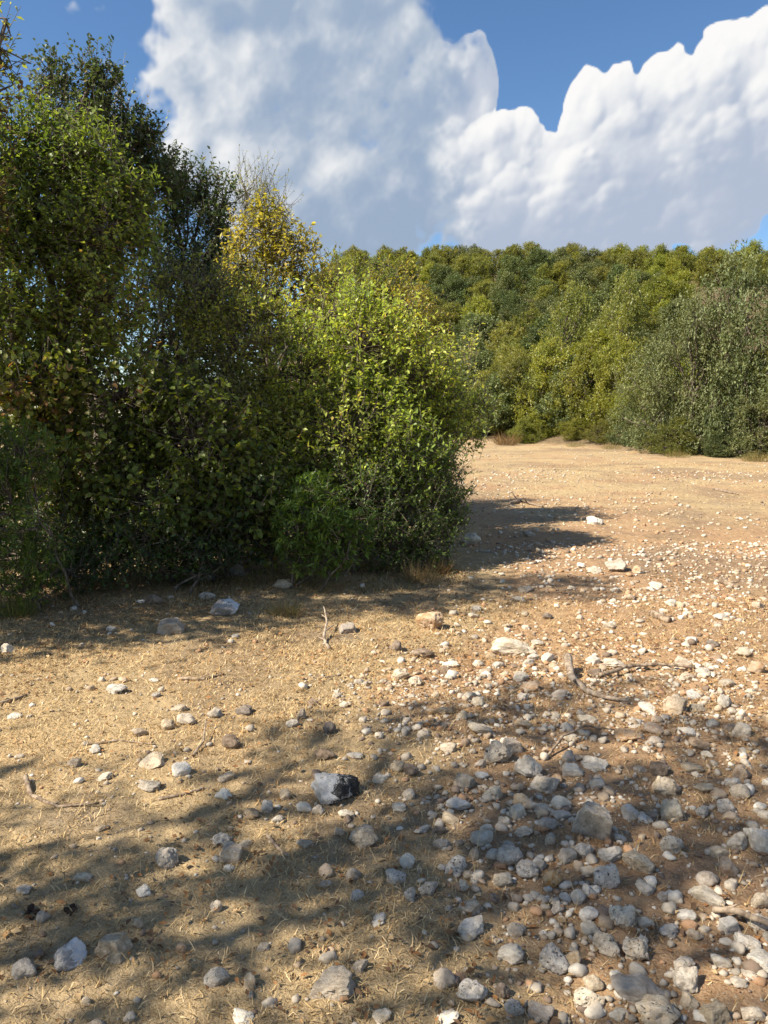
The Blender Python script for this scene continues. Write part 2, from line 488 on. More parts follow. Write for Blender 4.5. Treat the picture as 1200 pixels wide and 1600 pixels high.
MS = {
    'pale':   stone_material('limestone_pale', (0.52, 0.445, 0.345), (0.70, 0.635, 0.53), (0.24, 0.22, 0.20), 0.35),
    'white':  stone_material('limestone_white', (0.66, 0.595, 0.49), (0.78, 0.735, 0.65), (0.34, 0.32, 0.30), 0.25),
    'grey':   stone_material('limestone_grey', (0.43, 0.355, 0.265), (0.63, 0.545, 0.43), (0.17, 0.14, 0.11), 0.6),
    'tan':    stone_material('limestone_tan', (0.46, 0.35, 0.24), (0.60, 0.50, 0.38), (0.22, 0.15, 0.10), 0.4),
    'orange': stone_material('stone_ochre', (0.46, 0.27, 0.13), (0.58, 0.44, 0.30), (0.20, 0.11, 0.06), 0.5),
    'brown':  stone_material('stone_brown', (0.20, 0.15, 0.11), (0.34, 0.27, 0.21), (0.08, 0.06, 0.05), 0.5),
    'pitted': stone_material('limestone_pitted', (0.50, 0.42, 0.325), (0.72, 0.635, 0.515), (0.15, 0.135, 0.12), 0.55, pits=0.95),
    'black':  stone_material('lichen_rock', (0.50, 0.475, 0.44), (0.64, 0.62, 0.59), (0.28, 0.28, 0.28), 0.4, lichen=(0.040, 0.037, 0.035)),
    'lichen': stone_material('white_lichen_rock', (0.36, 0.34, 0.32), (0.46, 0.43, 0.40), (0.15, 0.145, 0.14), 0.5, lichen=(0.70, 0.70, 0.70)),
}
MS_STUFF = stone_material('scattered_limestone', (0.75, 0.75, 0.75), (1.0, 1.0, 1.0), (0.20, 0.17, 0.14), 0.35, use_tint=True, scale=14)

def simple_tint(name, rough=0.9, trans=0.0):
    m, n, out = new_mat(name)
    a = n.n('ShaderNodeAttribute', attribute_name='tint')
    p = principled(n, a.outputs['Color'], rough, spec=0.15)
    if trans:
        t = n.n('ShaderNodeBsdfTranslucent'); n.put(t.inputs[0], a.outputs['Color'])
        mx = n.n('ShaderNodeMixShader'); mx.inputs[0].default_value = trans
        n.put(mx.inputs[1], p.outputs[0]); n.put(mx.inputs[2], t.outputs[0]); n.put(out.inputs[0], mx.outputs[0])
    else:
        n.put(out.inputs[0], p.outputs[0])
    return m
M_STRAW = simple_tint('dry_straw', 0.8, 0.25)
M_LITTER = simple_tint('dead_leaf', 0.8, 0.2)
M_DUNG = simple_tint('dark_dung', 0.95)

# ------------------------------------------------------------------ ground sheet
def axis_y():
    y = [1.1]
    while y[-1] < 45: y.append(y[-1] + max(0.018, 0.017 * y[-1]))
    while y[-1] < 900: y.append(y[-1] * 1.05)
    neg = [1.1 - 0.15 * 1.18 ** i for i in range(1, 42)]
    return np.array(sorted([v for v in neg if v > -400] + y))
def axis_x():
    x = [0.0]
    while x[-1] < 2.4: x.append(x[-1] + 0.036)
    while x[-1] < 14: x.append(x[-1] + 0.032 + (x[-1] - 2.4) * 0.05)
    while x[-1] < 700: x.append(x[-1] * 1.06)
    x = np.array(x)
    return np.concatenate([-x[:0:-1], x])
ax, ay = axis_x(), axis_y()
gx, gy = np.meshgrid(ax, ay)
gz = ground(gx, gy)
V = np.stack([gx.ravel(), gy.ravel(), gz.ravel()], 1)
nx, ny = len(ax), len(ay)
ii = (np.arange(ny - 1)[:, None] * nx + np.arange(nx - 1)[None, :]).ravel()
Q4 = np.stack([ii, ii + 1, ii + nx + 1, ii + nx], 1)
tint = np.zeros((len(V), 3), np.float32)
tint[:, 0] = stony(V[:, 0], V[:, 1])
tint[:, 1] = sstep(V[:, 1] - edge_y(V[:, 0]), -0.3, 1.5)
g_ob = tag(obj('ground', mesh_np('ground', V, Q4, M_GROUND, True, tint)), 'dry stony field of straw-coloured grass and reddish soil', None, None, 'structure')

# ------------------------------------------------------------------ tubes (trunks, limbs, sticks)
class Tubes:
    def __init__(s): s.V = []; s.T = []; s.n = 0
    def add(s, pts, rad, k=6):
        pts = np.asarray(pts, float); m = len(pts)
        tan = np.gradient(pts, axis=0); tan = norm(tan)
        ref = np.array([0.31, 0.87, 0.37]); 
        if abs(tan[0] @ norm(ref)) > 0.9: ref = np.array([0.9, -0.2, 0.3])
        u = norm(np.cross(tan, ref)); v = np.cross(tan, u)
        ang = np.linspace(0, 2 * math.pi, k, endpoint=False)
        ring = pts[:, None, :] + np.asarray(rad)[:, None, None] * (np.cos(ang)[None, :, None] * u[:, None, :] + np.sin(ang)[None, :, None] * v[:, None, :])
        s.V.append(ring.reshape(-1, 3))
        i = np.arange(m - 1)[:, None] * k; j = np.arange(k)[None, :]; j2 = (j + 1) % k
        a, b, c, d = (i + j).ravel(), (i + j2).ravel(), (i + k + j2).ravel(), (i + k + j).ravel()
        t = np.concatenate([np.stack([a, b, c], 1), np.stack([a, c, d], 1)])
        caps = [(0, q + 1, q) for q in range(1, k - 1)] + [((m - 1) * k, (m - 1) * k + q, (m - 1) * k + q + 1) for q in range(1, k - 1)]
        s.T.append(np.concatenate([t, np.array(caps)]) + s.n); s.n += m * k
    def twigs(s, A, B, r0, r1):           # many straight 3-sided twigs at once
        A = np.asarray(A); B = np.asarray(B); n = len(A)
        if n == 0: return
        t = norm(B - A); ref = np.tile(np.array([0.2, 0.5, 0.84]), (n, 1))
        u = norm(np.cross(t, ref)); v = np.cross(t, u)
        ang = np.array([0, 2.094, 4.189])
        o = np.cos(ang)[None, :, None] * u[:, None] + np.sin(ang)[None, :, None] * v[:, None]
        r0 = np.broadcast_to(np.asarray(r0, float), (n,))[:, None, None]; r1 = np.broadcast_to(np.asarray(r1, float), (n,))[:, None, None]
        Vv = np.concatenate([A[:, None] + o * r0, B[:, None] + o * r1], 1).reshape(-1, 3)
        loc = np.array([(0, 1, 4), (0, 4, 3), (1, 2, 5), (1, 5, 4), (2, 0, 3), (2, 3, 5), (3, 4, 5)])
        T = (np.arange(n)[:, None, None] * 6 + loc[None]).reshape(-1, 3)
        s.V.append(Vv); s.T.append(T + s.n); s.n += len(Vv)
    def mesh(s, name, mat, smooth=True):
        return mesh_np(name, np.concatenate(s.V), np.concatenate(s.T), mat, smooth)

def curve_pts(rng, a, b, n=7, wob=0.08, sag=0.0):
    a = np.asarray(a, float); b = np.asarray(b, float); L = np.linalg.norm(b - a)
    t = np.linspace(0, 1, n)[:, None]
    p = a + (b - a) * t
    w = np.cumsum(rng.normal(0, 1, (n, 3)), 0) * wob * L / n
    w -= w[0] + (w[-1] - w[0]) * t
    p = p + w
    p[:, 2] += sag * L * np.sin(math.pi * t[:, 0])
    return p

# ------------------------------------------------------------------ foliage
def leaf_mesh(name, mat, base, axis, nrm, L, Wd, tint, fold=0.18, hexa=False):
    side = norm(np.cross(axis, nrm)); nrm = np.cross(side, axis)
    L = L[:, None]; Wd = Wd[:, None]; n = len(base)
    if hexa:                            # broad rounded leaf
        lo, hi = base + axis * L * 0.18, base + axis * L * 0.66
        V = np.stack([base, lo + side * Wd * 0.46 + nrm * Wd * fold, hi + side * Wd * 0.42 + nrm * Wd * fold * 0.6, base + axis * L - nrm * Wd * 0.12,
                      hi - side * Wd * 0.42 + nrm * Wd * fold * 0.6, lo - side * Wd * 0.46 + nrm * Wd * fold], 1).reshape(-1, 3)
        i = np.arange(n)[:, None] * 6
        T = np.concatenate([i + np.array([t]) for t in ((0, 1, 2), (0, 2, 3), (0, 3, 4), (0, 4, 5))])
        return mesh_np(name, V, T, mat, False, np.repeat(tint, 6, 0))
    mid = base + axis * L * 0.45
    V = np.stack([base, mid + side * Wd * 0.5 + nrm * Wd * fold, base + axis * L, mid - side * Wd * 0.5 + nrm * Wd * fold], 1).reshape(-1, 3)
    i = np.arange(n)[:, None] * 4
    T = np.concatenate([i + np.array([[0, 1, 2]]), i + np.array([[0, 2, 3]])])
    return mesh_np(name, V, T, mat, False, np.repeat(tint, 4, 0))

def rand_dir(rng, n):
    return norm(rng.normal(0, 1, (n, 3)))

def foliage(rng, ells, dens, per, ll, lw, sl, cols, up=0.45, droop=0.15, shell=0.45, gap=0.35, gscale=1.6, spread=0.75, fan=False):
    """sprays of leaves through a union of ellipsoids; returns leaf arrays and the sprays' stems"""
    C, D, ctr = [], [], []
    for (c, r) in ells:
        c = np.array(c); r = np.array(r)
        n = max(6, int(DENS * dens * (r[0] * r[1] * r[2]) ** (2 / 3)))
        d = rand_dir(rng, n)
        rad = shell + (1 - shell) * rng.rand(n) ** 0.6
        bump = 0.78 + 0.5 * (vnoise3(d * 2.3 + c * 3.1))
        p = c + d * r * (rad * bump)[:, None]
        out = norm(d / r)
        C.append(p); D.append(out); ctr.append(np.tile(c, (n, 1)))
    C = np.concatenate(C); D = np.concatenate(D); ctr = np.concatenate(ctr)
    keep = (vnoise3(C * gscale + 9.7) > gap * (0.75 + 0.5 * rng.rand(len(C)))) & (C[:, 2] > ground(C[:, 0], C[:, 1]) * 0 + LOCALZ + 0.02)
    C, D, ctr = C[keep], D[keep], ctr[keep]
    n = len(C)
    d = norm(D * 0.7 + np.array([0, 0, up]) + rng.normal(0, 0.45, (n, 3)))
    Ls = sl * (0.6 + 0.8 * rng.rand(n))
    # shift the spray inwards so that its tip gives the outline
    A = C - d * (Ls * 0.6)[:, None]; B = C + d * (Ls * 0.4)[:, None]
    t = (np.arange(per)[None, :] + rng.rand(n, per)) / per
    if fan: t = 0.55 + 0.45 * t
    base = A[:, None] + (B - A)[:, None] * t[:, :, None]
    rd = rng.normal(0, 1, (n, per, 3)); rd -= (rd * d[:, None]).sum(-1, keepdims=True) * d[:, None]; rd = norm(rd)
    axis = norm(d[:, None] * (1 - spread * (1 - 0.5 * t[:, :, None])) + rd * spread + np.array([0, 0, -droop]) + rng.normal(0, 0.15, (n, per, 3)))
    nrm = norm(np.cross(np.cross(axis, np.array([0, 0, 1.0]) + 0.0 * axis), axis) + rng.normal(0, 0.45, (n, per, 3)) + 1e-6)
    L = ll * (0.6 + 0.7 * rng.rand(n, per)); Wd = L * (lw / ll) * (0.8 + 0.4 * rng.rand(n, per))
    cols_a = np.array([c for c, _ in cols]); w = np.array([x for _, x in cols], float); w /= w.sum()
    cum = np.cumsum(w)
    # colour is drawn with clumps: each spray leans to one colour, single leaves deviate
    cn = vnoise3(C * 1.3 + 31.0); cn = np.argsort(np.argsort(cn)) / max(1, n - 1)
    sel = np.clip(0.6 * cn[:, None] + 0.4 * rng.rand(n, per) + rng.normal(0, 0.13, (n, per)), 0, 0.9999)
    idx = np.searchsorted(cum, sel)
    idx = np.clip(idx, 0, len(cols_a) - 1)
    tint = cols_a[idx] * (0.75 + 0.5 * rng.rand(n, per))[:, :, None] * (0.85 + 0.3 * rng.rand(n))[:, None, None]
    f3 = lambda a: a.reshape(-1, 3)
    return (f3(base), f3(axis), f3(nrm), L.ravel(), Wd.ravel(), f3(tint)), (A, B, ctr)
LOCALZ = 0.0
DENS = 4.3                            # foliage density of the near thicket

def skeleton(rng, base, ells, stems, tr, sprays, wood, twig_r=0.004, join=0.9, tips=1.0):
    """tapered trunk(s), a limb into every lobe and a twig to every spray"""
    tb = Tubes()
    base = np.asarray(base, float)
    cs = np.array([c for c, _ in ells]); rs = np.array([r for _, r in ells])
    order = np.argsort(cs[:, 2])
    limbs = []
    groups = np.array_split(rng.permutation(len(ells)), stems)
    for gidx in groups:
        if len(gidx) == 0: continue
        gl = cs[gidx]
        top = gl[np.argmax(gl[:, 2])]
        b0 = base + np.array([rng.normal(0, 0.06 * stems), rng.normal(0, 0.06 * stems), -0.12])
        tp = curve_pts(rng, b0, top, 10, 0.25)
        r = tr * np.linspace(1, 0.22, 10); r[0] *= 1.35
        tb.add(tp, r, 7); limbs.append(tp)
        for c in gl:
            if np.allclose(c, top): continue
            j = int(np.clip(np.searchsorted(tp[:, 2], base[2] + 0.45 * (c[2] - base[2])), 1, 7))
            lp = curve_pts(rng, tp[j], c, 7, 0.3, 0.08)
            tb.add(lp, np.linspace(r[j] * 0.62, tr * 0.16, 7), 6); limbs.append(lp)
    A, B, ctr = sprays
    LP = np.concatenate(limbs)
    # twig from the nearest limb point (taken a little inward) to each spray, then along the spray
    n = len(A)
    near = np.empty((n, 3))
    for s in range(0, n, 4000):
        d2 = ((A[s:s + 4000, None] - LP[None]) ** 2).sum(-1)
        near[s:s + 4000] = LP[np.argmin(d2, 1)]
    far = np.linalg.norm(A - near, axis=1) < 2.5
    sel = far & (rng.rand(n) < join)
    midp = (A + near) / 2 + rng.normal(0, 0.05, (n, 3)) * np.linalg.norm(A - near, axis=1)[:, None]
    sel &= rng.rand(n) < 0.45
    tb.twigs(near[sel], midp[sel], twig_r * 2.4, twig_r * 1.6)
    tb.twigs(midp[sel], A[sel], twig_r * 1.6, twig_r)
    sel = (rng.rand(n) < tips) if tips >= 1 else sel
    tb.twigs(A[sel], B[sel], twig_r, twig_r * 0.4)
    return tb.mesh('trunk', wood)

def E(px, py, rx, ry, Y, dy=None):      # ellipsoid seen at a photo pixel at distance Y
    c = at_depth(px, py, Y); k = Y / F
    return (c, np.array([rx * k, (dy if dy else 0.8 * (rx + ry) / 2 * k), ry * k]))

def plant(name, label, cat, base_px, Y, ells, seed, per=9, dens=160, ll=0.05, lw=0.025, sl=0.30, cols=None, stems=2, tr=0.05,
          wood=None, mat=None, group=None, hexa=False, **kw):
    rng = np.random.RandomState(seed)
    b = at_depth(base_px, 640, Y); bz = float(ground(b[0], b[1])); base = np.array([b[0], b[1], bz])
    loc = [(np.array(c) - base, r) for c, r in ells]
    lv, sp = foliage(rng, loc, dens, per, ll, lw, sl, cols, **kw)
    root = tag(empty(name, base), label, cat, group)
    obj('trunk', skeleton(rng, (0, 0, 0), loc, stems, tr, sp, wood or M_BARK), root)
    obj('crown', leaf_mesh('crown', mat or M_LEAF, *lv, hexa=hexa), root)
    return root

# leaf colours (albedo)
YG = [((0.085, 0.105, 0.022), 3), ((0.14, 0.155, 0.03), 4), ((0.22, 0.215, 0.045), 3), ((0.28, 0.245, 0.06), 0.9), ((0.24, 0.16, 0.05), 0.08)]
OLIVE = [((0.05, 0.066, 0.016), 3), ((0.085, 0.100, 0.022), 4), ((0.14, 0.145, 0.032), 2), ((0.20, 0.185, 0.045), 0.5), ((0.20, 0.13, 0.045), 0.03)]
YELLOW = [((0.12, 0.125, 0.022), 2), ((0.22, 0.205, 0.035), 4), ((0.28, 0.25, 0.045), 2), ((0.32, 0.25, 0.05), 0.4)]
DARK = [((0.022, 0.040, 0.018), 3), ((0.036, 0.058, 0.024), 4), ((0.055, 0.080, 0.030), 2), ((0.11, 0.10, 0.04), 0.15)]
GREYG = [((0.060, 0.078, 0.036), 3), ((0.095, 0.112, 0.055), 4), ((0.14, 0.155, 0.08), 2)]
VINE = [((0.048, 0.075, 0.014), 3), ((0.075, 0.105, 0.02), 4), ((0.125, 0.135, 0.03), 1.5), ((0.17, 0.155, 0.045), 0.5), ((0.18, 0.11, 0.04), 0.04)]
FRESH = [((0.065, 0.105, 0.022), 3), ((0.095, 0.145, 0.03), 4), ((0.14, 0.18, 0.045), 2)]
MIDG = [((0.042, 0.070, 0.018), 3), ((0.065, 0.100, 0.024), 4), ((0.10, 0.135, 0.034), 2)]
LIME = [((0.085, 0.125, 0.024), 3), ((0.13, 0.17, 0.034), 4), ((0.19, 0.21, 0.05), 2)]
def brighten(p, f): return [(tuple(min(0.55, c * f) for c in col), w) for col, w in p]
YG = [((c[0] * 0.92, c[1] * 1.04, c[2]), w) for c, w in brighten(YG, 2.4)]
OLIVE = [((c[0] * 0.88, c[1] * 1.03, c[2]), w) for c, w in brighten(OLIVE, 2.5)]
YELLOW = brighten(YELLOW, 1.75)
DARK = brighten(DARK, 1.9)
GREYG = brighten(GREYG, 2.25)
VINE = brighten(VINE, 2.1)
FRESH = brighten(FRESH, 1.4)
MIDG = brighten(MIDG, 2.2)
LIME = brighten(LIME, 1.9)

# ------------------------------------------------------------------ the thicket
plant('wild_pear_shrub', 'big sunlit yellow-green shrub at the open end of the thicket', 'shrub', 560, 8.0,
      [E(560, 545, 120, 105, 8.3), E(470, 590, 90, 120, 8.0), E(640, 600, 85, 95, 8.3), E(540, 690, 110, 110, 7.7), E(620, 720, 80, 90, 7.7), E(690, 640, 45, 60, 8.5), E(440, 690, 70, 90, 7.8), E(505, 500, 80, 60, 8.4), E(600, 650, 85, 110, 9.2), E(655, 720, 55, 80, 9.0)],
      11, per=11, dens=330, ll=0.055, lw=0.026, cols=YG, stems=4, tr=0.04, gap=0.30)
plant('yellowing_tree', 'loose olive-yellow tree rising just behind the sunlit shrub', 'tree', 560, 10.6,
      [E(560, 470, 75, 65, 10.5), E(610, 455, 50, 50, 10.8), E(520, 440, 50, 45, 10.6), E(640, 490, 40, 55, 10.3), E(590, 540, 90, 80, 10.5), E(600, 650, 90, 90, 10.4), E(640, 730, 60, 70, 10.0)],
      12, per=10, dens=230, ll=0.055, lw=0.024, cols=OLIVE[1:] + YELLOW[1:3], stems=2, tr=0.05, gap=0.36)
plant('slender_yellow_tree', 'slender tree with bright yellow-green layered leaves and a dark bare stem', 'tree', 425, 9.6,
      [E(415, 365, 60, 38, 9.5), E(455, 395, 48, 42, 9.4), E(380, 415, 45, 40, 9.6), E(460, 450, 50, 38, 9.6), E(415, 330, 30, 26, 9.5), E(400, 470, 50, 40, 9.6)],
      13, per=10, dens=200, ll=0.065, lw=0.028, cols=YELLOW, stems=1, tr=0.045, gap=0.36, droop=0.3)
plant('wispy_olive_tree', 'wispy grey-green treetop with thin upright twigs against the cloud', 'tree', 400, 11.6,
      [E(385, 300, 28, 45, 11.5), E(415, 305, 30, 45, 11.5), E(440, 330, 20, 35, 11.5), E(400, 380, 60, 60, 11.5)],
      14, per=9, dens=170, ll=0.045, lw=0.014, sl=0.5, cols=GREYG, stems=3, tr=0.035, gap=0.40, up=1.1)
plant('spired_evergreen', 'dark evergreen with ragged pointed tops, two steps in from the tree with bare stem', 'tree', 300, 10.8,
      [E(290, 285, 30, 45, 10.6), E(322, 300, 24, 45, 10.8), E(260, 320, 34, 50, 10.6), E(300, 370, 60, 70, 10.6), E(340, 360, 30, 50, 10.6), E(290, 460, 90, 80, 10.6), E(345, 440, 50, 60, 10.8), E(350, 320, 24, 50, 10.8), E(265, 280, 26, 45, 10.5)],
      15, per=10, dens=230, ll=0.055, lw=0.03, cols=DARK, stems=2, tr=0.06, mat=M_LEAF_STIFF, gap=0.34, up=0.8)
plant('evergreen_oak', 'tallest dark evergreen oak with two rounded heads against blue sky', 'tree', 150, 9.6,
      [E(150, 110, 30, 40, 9.5), E(165, 160, 38, 42, 9.5), E(85, 120, 36, 34, 9.6), E(90, 175, 45, 42, 9.5), E(150, 230, 62, 56, 9.5), E(200, 235, 42, 60, 9.6), E(230, 265, 28, 40, 9.7), E(130, 330, 110, 90, 9.6), E(228, 205, 22, 42, 9.7), E(258, 290, 32, 55, 9.8)],
      16, per=11, dens=260, ll=0.055, lw=0.034, cols=DARK + [((0.075, 0.10, 0.05), 1)], stems=2, tr=0.09, mat=M_LEAF_STIFF, gap=0.33)
plant('bare_topped_tree', 'thin half-bare treetop beside the dark oak heads', 'tree', 200, 10.4,
      [E(190, 150, 20, 45, 10.3), E(206, 195, 24, 40, 10.3), E(240, 215, 16, 36, 10.3), E(215, 260, 35, 50, 10.3)],
      17, per=6, dens=90, ll=0.045, lw=0.02, sl=0.5, cols=GREYG + [((0.16, 0.09, 0.05), 2)], stems=2, tr=0.03, gap=0.25, up=1.1, wood=M_TWIG)
plant('broad_yellowing_tree', 'broad olive-yellow tree filling the upper thicket below the dark oak', 'tree', 90, 7.2,
      [E(50, 215, 70, 70, 7.3), E(120, 250, 70, 70, 7.2), E(190, 275, 52, 62, 7.2), E(60, 330, 100, 80, 7.1), E(160, 360, 78, 80, 7.0), E(215, 330, 36, 60, 7.2), E(50, 450, 110, 90, 7.0), E(160, 470, 80, 80, 6.9), E(0, 260, 60, 90, 7.0), E(0, 390, 70, 90, 6.9), E(20, 520, 90, 70, 6.8)],
      18, per=11, dens=310, ll=0.054, lw=0.028, cols=OLIVE, stems=2, tr=0.08, gap=0.30, droop=0.35)
plant('overhanging_tree', 'brown-leaved branch tip hanging in beside the sky at the thicket edge', 'tree', -330, 6.3,
      [E(0, 75, 30, 42, 6.3), E(-40, 40, 50, 70, 6.3), E(-20, 150, 40, 50, 6.3), E(-110, 120, 90, 110, 6.3), E(-100, 300, 110, 120, 6.2), E(10, 30, 16, 22, 6.3)],
      19, per=8, dens=200, ll=0.055, lw=0.026, sl=0.4, cols=OLIVE[2:] + [((0.17, 0.11, 0.05), 2)], stems=2, tr=0.06, gap=0.38)
plant('grey_green_shrub', 'grey-green small-leaved shrub in the middle of the thicket', 'shrub', 320, 7.6,
      [E(320, 460, 80, 70, 7.6), E(270, 540, 80, 80, 7.5), E(365, 545, 75, 85, 7.5), E(330, 620, 90, 70, 7.5), E(400, 490, 45, 60, 7.8), E(250, 450, 40, 50, 7.7)],
      20, per=11, dens=330, ll=0.043, lw=0.020, sl=0.34, cols=GREYG[1:] + OLIVE[1:3] + YG[1:3], stems=3, tr=0.04, gap=0.30)
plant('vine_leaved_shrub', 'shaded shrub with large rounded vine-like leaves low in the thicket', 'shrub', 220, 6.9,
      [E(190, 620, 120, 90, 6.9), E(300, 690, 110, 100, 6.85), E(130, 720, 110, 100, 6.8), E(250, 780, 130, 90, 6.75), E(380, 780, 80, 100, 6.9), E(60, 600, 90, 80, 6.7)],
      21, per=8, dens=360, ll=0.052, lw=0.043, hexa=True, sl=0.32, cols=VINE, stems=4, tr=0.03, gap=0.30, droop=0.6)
plant('rosette_shrub', 'light green bush with star-like tufts of narrow leaves by the grey rocks', 'shrub', 505, 6.75,
      [E(500, 800, 50, 55, 6.7), E(530, 850, 45, 50, 6.6), E(465, 830, 40, 55, 6.6), E(490, 765, 28, 25, 6.75), E(560, 820, 25, 30, 6.6), E(500, 870, 55, 35, 6.6)],
      22, per=14, dens=260, ll=0.075, lw=0.017, sl=0.14, cols=FRESH, stems=4, tr=0.015, gap=0.26, up=0.7, fan=True, spread=0.85)
plant('feathery_shrub', 'feathery yellow-green shrub at the very edge of the thicket nearest the open strip', 'shrub', 30, 5.75,
      [E(40, 710, 60, 55, 5.8), E(20, 790, 60, 70, 5.75), E(60, 820, 40, 50, 5.75), E(15, 890, 55, 60, 5.7), E(-50, 760, 70, 120, 5.8), E(60, 890, 40, 50, 5.75), E(20, 740, 70, 60, 5.9)],
      23, per=14, dens=300, ll=0.06, lw=0.012, sl=0.16, cols=FRESH[:2] + VINE[1:3], stems=4, tr=0.015, gap=0.28, up=0.6, fan=True, spread=0.8)
plant('dark_small_leaved_bush', 'dark small-leaved bush at the foot of the sunlit shrub beside the dry tufts', 'bush', 640, 7.5,
      [E(640, 790, 75, 85, 7.5), E(690, 740, 42, 65, 7.8), E(600, 850, 70, 55, 7.3), E(670, 850, 55, 50, 7.4), E(570, 780, 60, 80, 7.3), E(705, 800, 28, 50, 7.7)],
      24, per=12, dens=360, ll=0.032, lw=0.018, sl=0.26, cols=MIDG + OLIVE[:2], stems=5, tr=0.02, gap=0.25)
plant('tipped_sapling', 'sapling with one tall pale leafy spire leaning over the field', 'sapling', 700, 10.2,
      [E(735, 560, 12, 50, 10.2), E(728, 610, 30, 34, 10.2), E(700, 600, 34, 50, 10.2), E(755, 625, 20, 26, 10.2), E(715, 665, 48, 46, 10.2), E(680, 560, 20, 40, 10.2), E(700, 700, 40, 40, 10.0), E(715, 740, 30, 40, 10.0), E(690, 790, 40, 40, 9.8)],
      25, per=9, dens=200, ll=0.06, lw=0.032, sl=0.34, cols=LIME[:2] + GREYG[1:] + YG[2:3], stems=2, tr=0.016, gap=0.34, up=0.8)
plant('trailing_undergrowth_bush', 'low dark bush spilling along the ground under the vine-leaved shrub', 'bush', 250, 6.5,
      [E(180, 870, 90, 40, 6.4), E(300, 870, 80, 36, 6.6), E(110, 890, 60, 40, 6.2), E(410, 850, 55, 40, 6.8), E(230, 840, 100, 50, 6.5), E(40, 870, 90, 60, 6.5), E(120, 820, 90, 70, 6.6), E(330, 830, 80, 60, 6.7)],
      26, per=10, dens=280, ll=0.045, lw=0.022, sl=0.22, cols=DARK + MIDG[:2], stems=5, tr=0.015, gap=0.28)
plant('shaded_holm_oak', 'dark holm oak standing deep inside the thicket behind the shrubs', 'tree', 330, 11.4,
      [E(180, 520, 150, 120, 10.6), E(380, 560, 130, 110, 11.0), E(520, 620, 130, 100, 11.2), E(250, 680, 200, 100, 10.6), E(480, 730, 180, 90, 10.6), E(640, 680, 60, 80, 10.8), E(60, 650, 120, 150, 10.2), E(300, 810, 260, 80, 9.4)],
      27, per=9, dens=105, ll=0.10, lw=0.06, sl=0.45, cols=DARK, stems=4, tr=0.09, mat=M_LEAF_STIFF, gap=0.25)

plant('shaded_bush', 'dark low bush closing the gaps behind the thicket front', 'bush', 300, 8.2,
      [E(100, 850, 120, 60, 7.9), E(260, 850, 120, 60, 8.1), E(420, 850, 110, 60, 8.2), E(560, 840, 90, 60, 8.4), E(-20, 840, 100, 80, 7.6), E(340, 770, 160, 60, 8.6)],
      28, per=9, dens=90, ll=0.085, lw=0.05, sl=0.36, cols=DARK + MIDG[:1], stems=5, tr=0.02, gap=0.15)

# trees of the same thicket beside the photographer: out of the frame, their shade lies across the picture
def side_tree(name, label, x, y, ells, seed, **kw):
    rng = np.random.RandomState(seed)
    base = np.array([x, y, float(ground(x, y))])
    loc = [(np.array(c, float), np.array(r, float)) for c, r in ells]
    lv, sp = foliage(rng, loc, kw.pop('dens', 150), kw.pop('per', 9), 0.075, 0.042, 0.4, kw.pop('cols', OLIVE), **kw)
    root = tag(empty(name, base), label, 'tree')
    obj('trunk', skeleton(rng, (0, 0, 0), loc, 2, 0.045, sp, M_BARK), root)
    obj('crown', leaf_mesh('crown', M_LEAF, *lv), root)
    return root
side_tree('thicket_tree', 'tree outside the view whose crown shades the front of the thicket', -5.2, 4.3,
          [((0, 0, 3.9), (1.2, 1.0, 1.0)), ((0.3, 0.3, 2.8), (1.4, 1.0, 1.0)), ((0, 0.1, 1.6), (1.4, 1.0, 1.1)), ((-0.5, 0.2, 4.8), (1.0, 0.9, 0.7)), ((-0.2, -0.1, 5.7), (1.0, 0.8, 0.8)), ((0.1, -0.3, 6.8), (1.0, 0.8, 0.8))], 41, dens=85)
side_tree('shade_tree', 'tree outside the view casting dappled shade over the near grass', -5.2, 0.75,
          [((0.2, 0.1, 5.6), (1.1, 0.95, 0.7)), ((0.8, -0.5, 4.5), (1.0, 0.7, 0.6)), ((-0.8, 0.3, 4.2), (0.9, 0.9, 0.6)), ((0.3, -0.1, 3.2), (1.1, 0.9, 0.5)), ((-0.2, -0.7, 6.5), (0.9, 0.6, 0.5)), ((-0.6, -0.6, 2.4), (0.9, 0.7, 0.5)), ((0.5, 0.2, 6.5), (1.0, 0.8, 0.6)), ((0.9, -0.5, 7.1), (1.0, 0.8, 0.5))], 42, dens=60, gap=0.46, gscale=1.1)
side_tree('leaning_shade_tree', 'tree outside the view shading the ground at the photographer\'s feet', -4.6, -0.9,
          [((0.2, 0.2, 4.2), (1.0, 0.8, 0.6)), ((0.9, 0.5, 5.3), (1.0, 0.7, 0.6)), ((-0.4, 0.1, 3.0), (0.9, 0.7, 0.5)), ((0, 0.6, 6.2), (0.8, 0.7, 0.5))], 43, dens=56, gap=0.46, gscale=1.1)

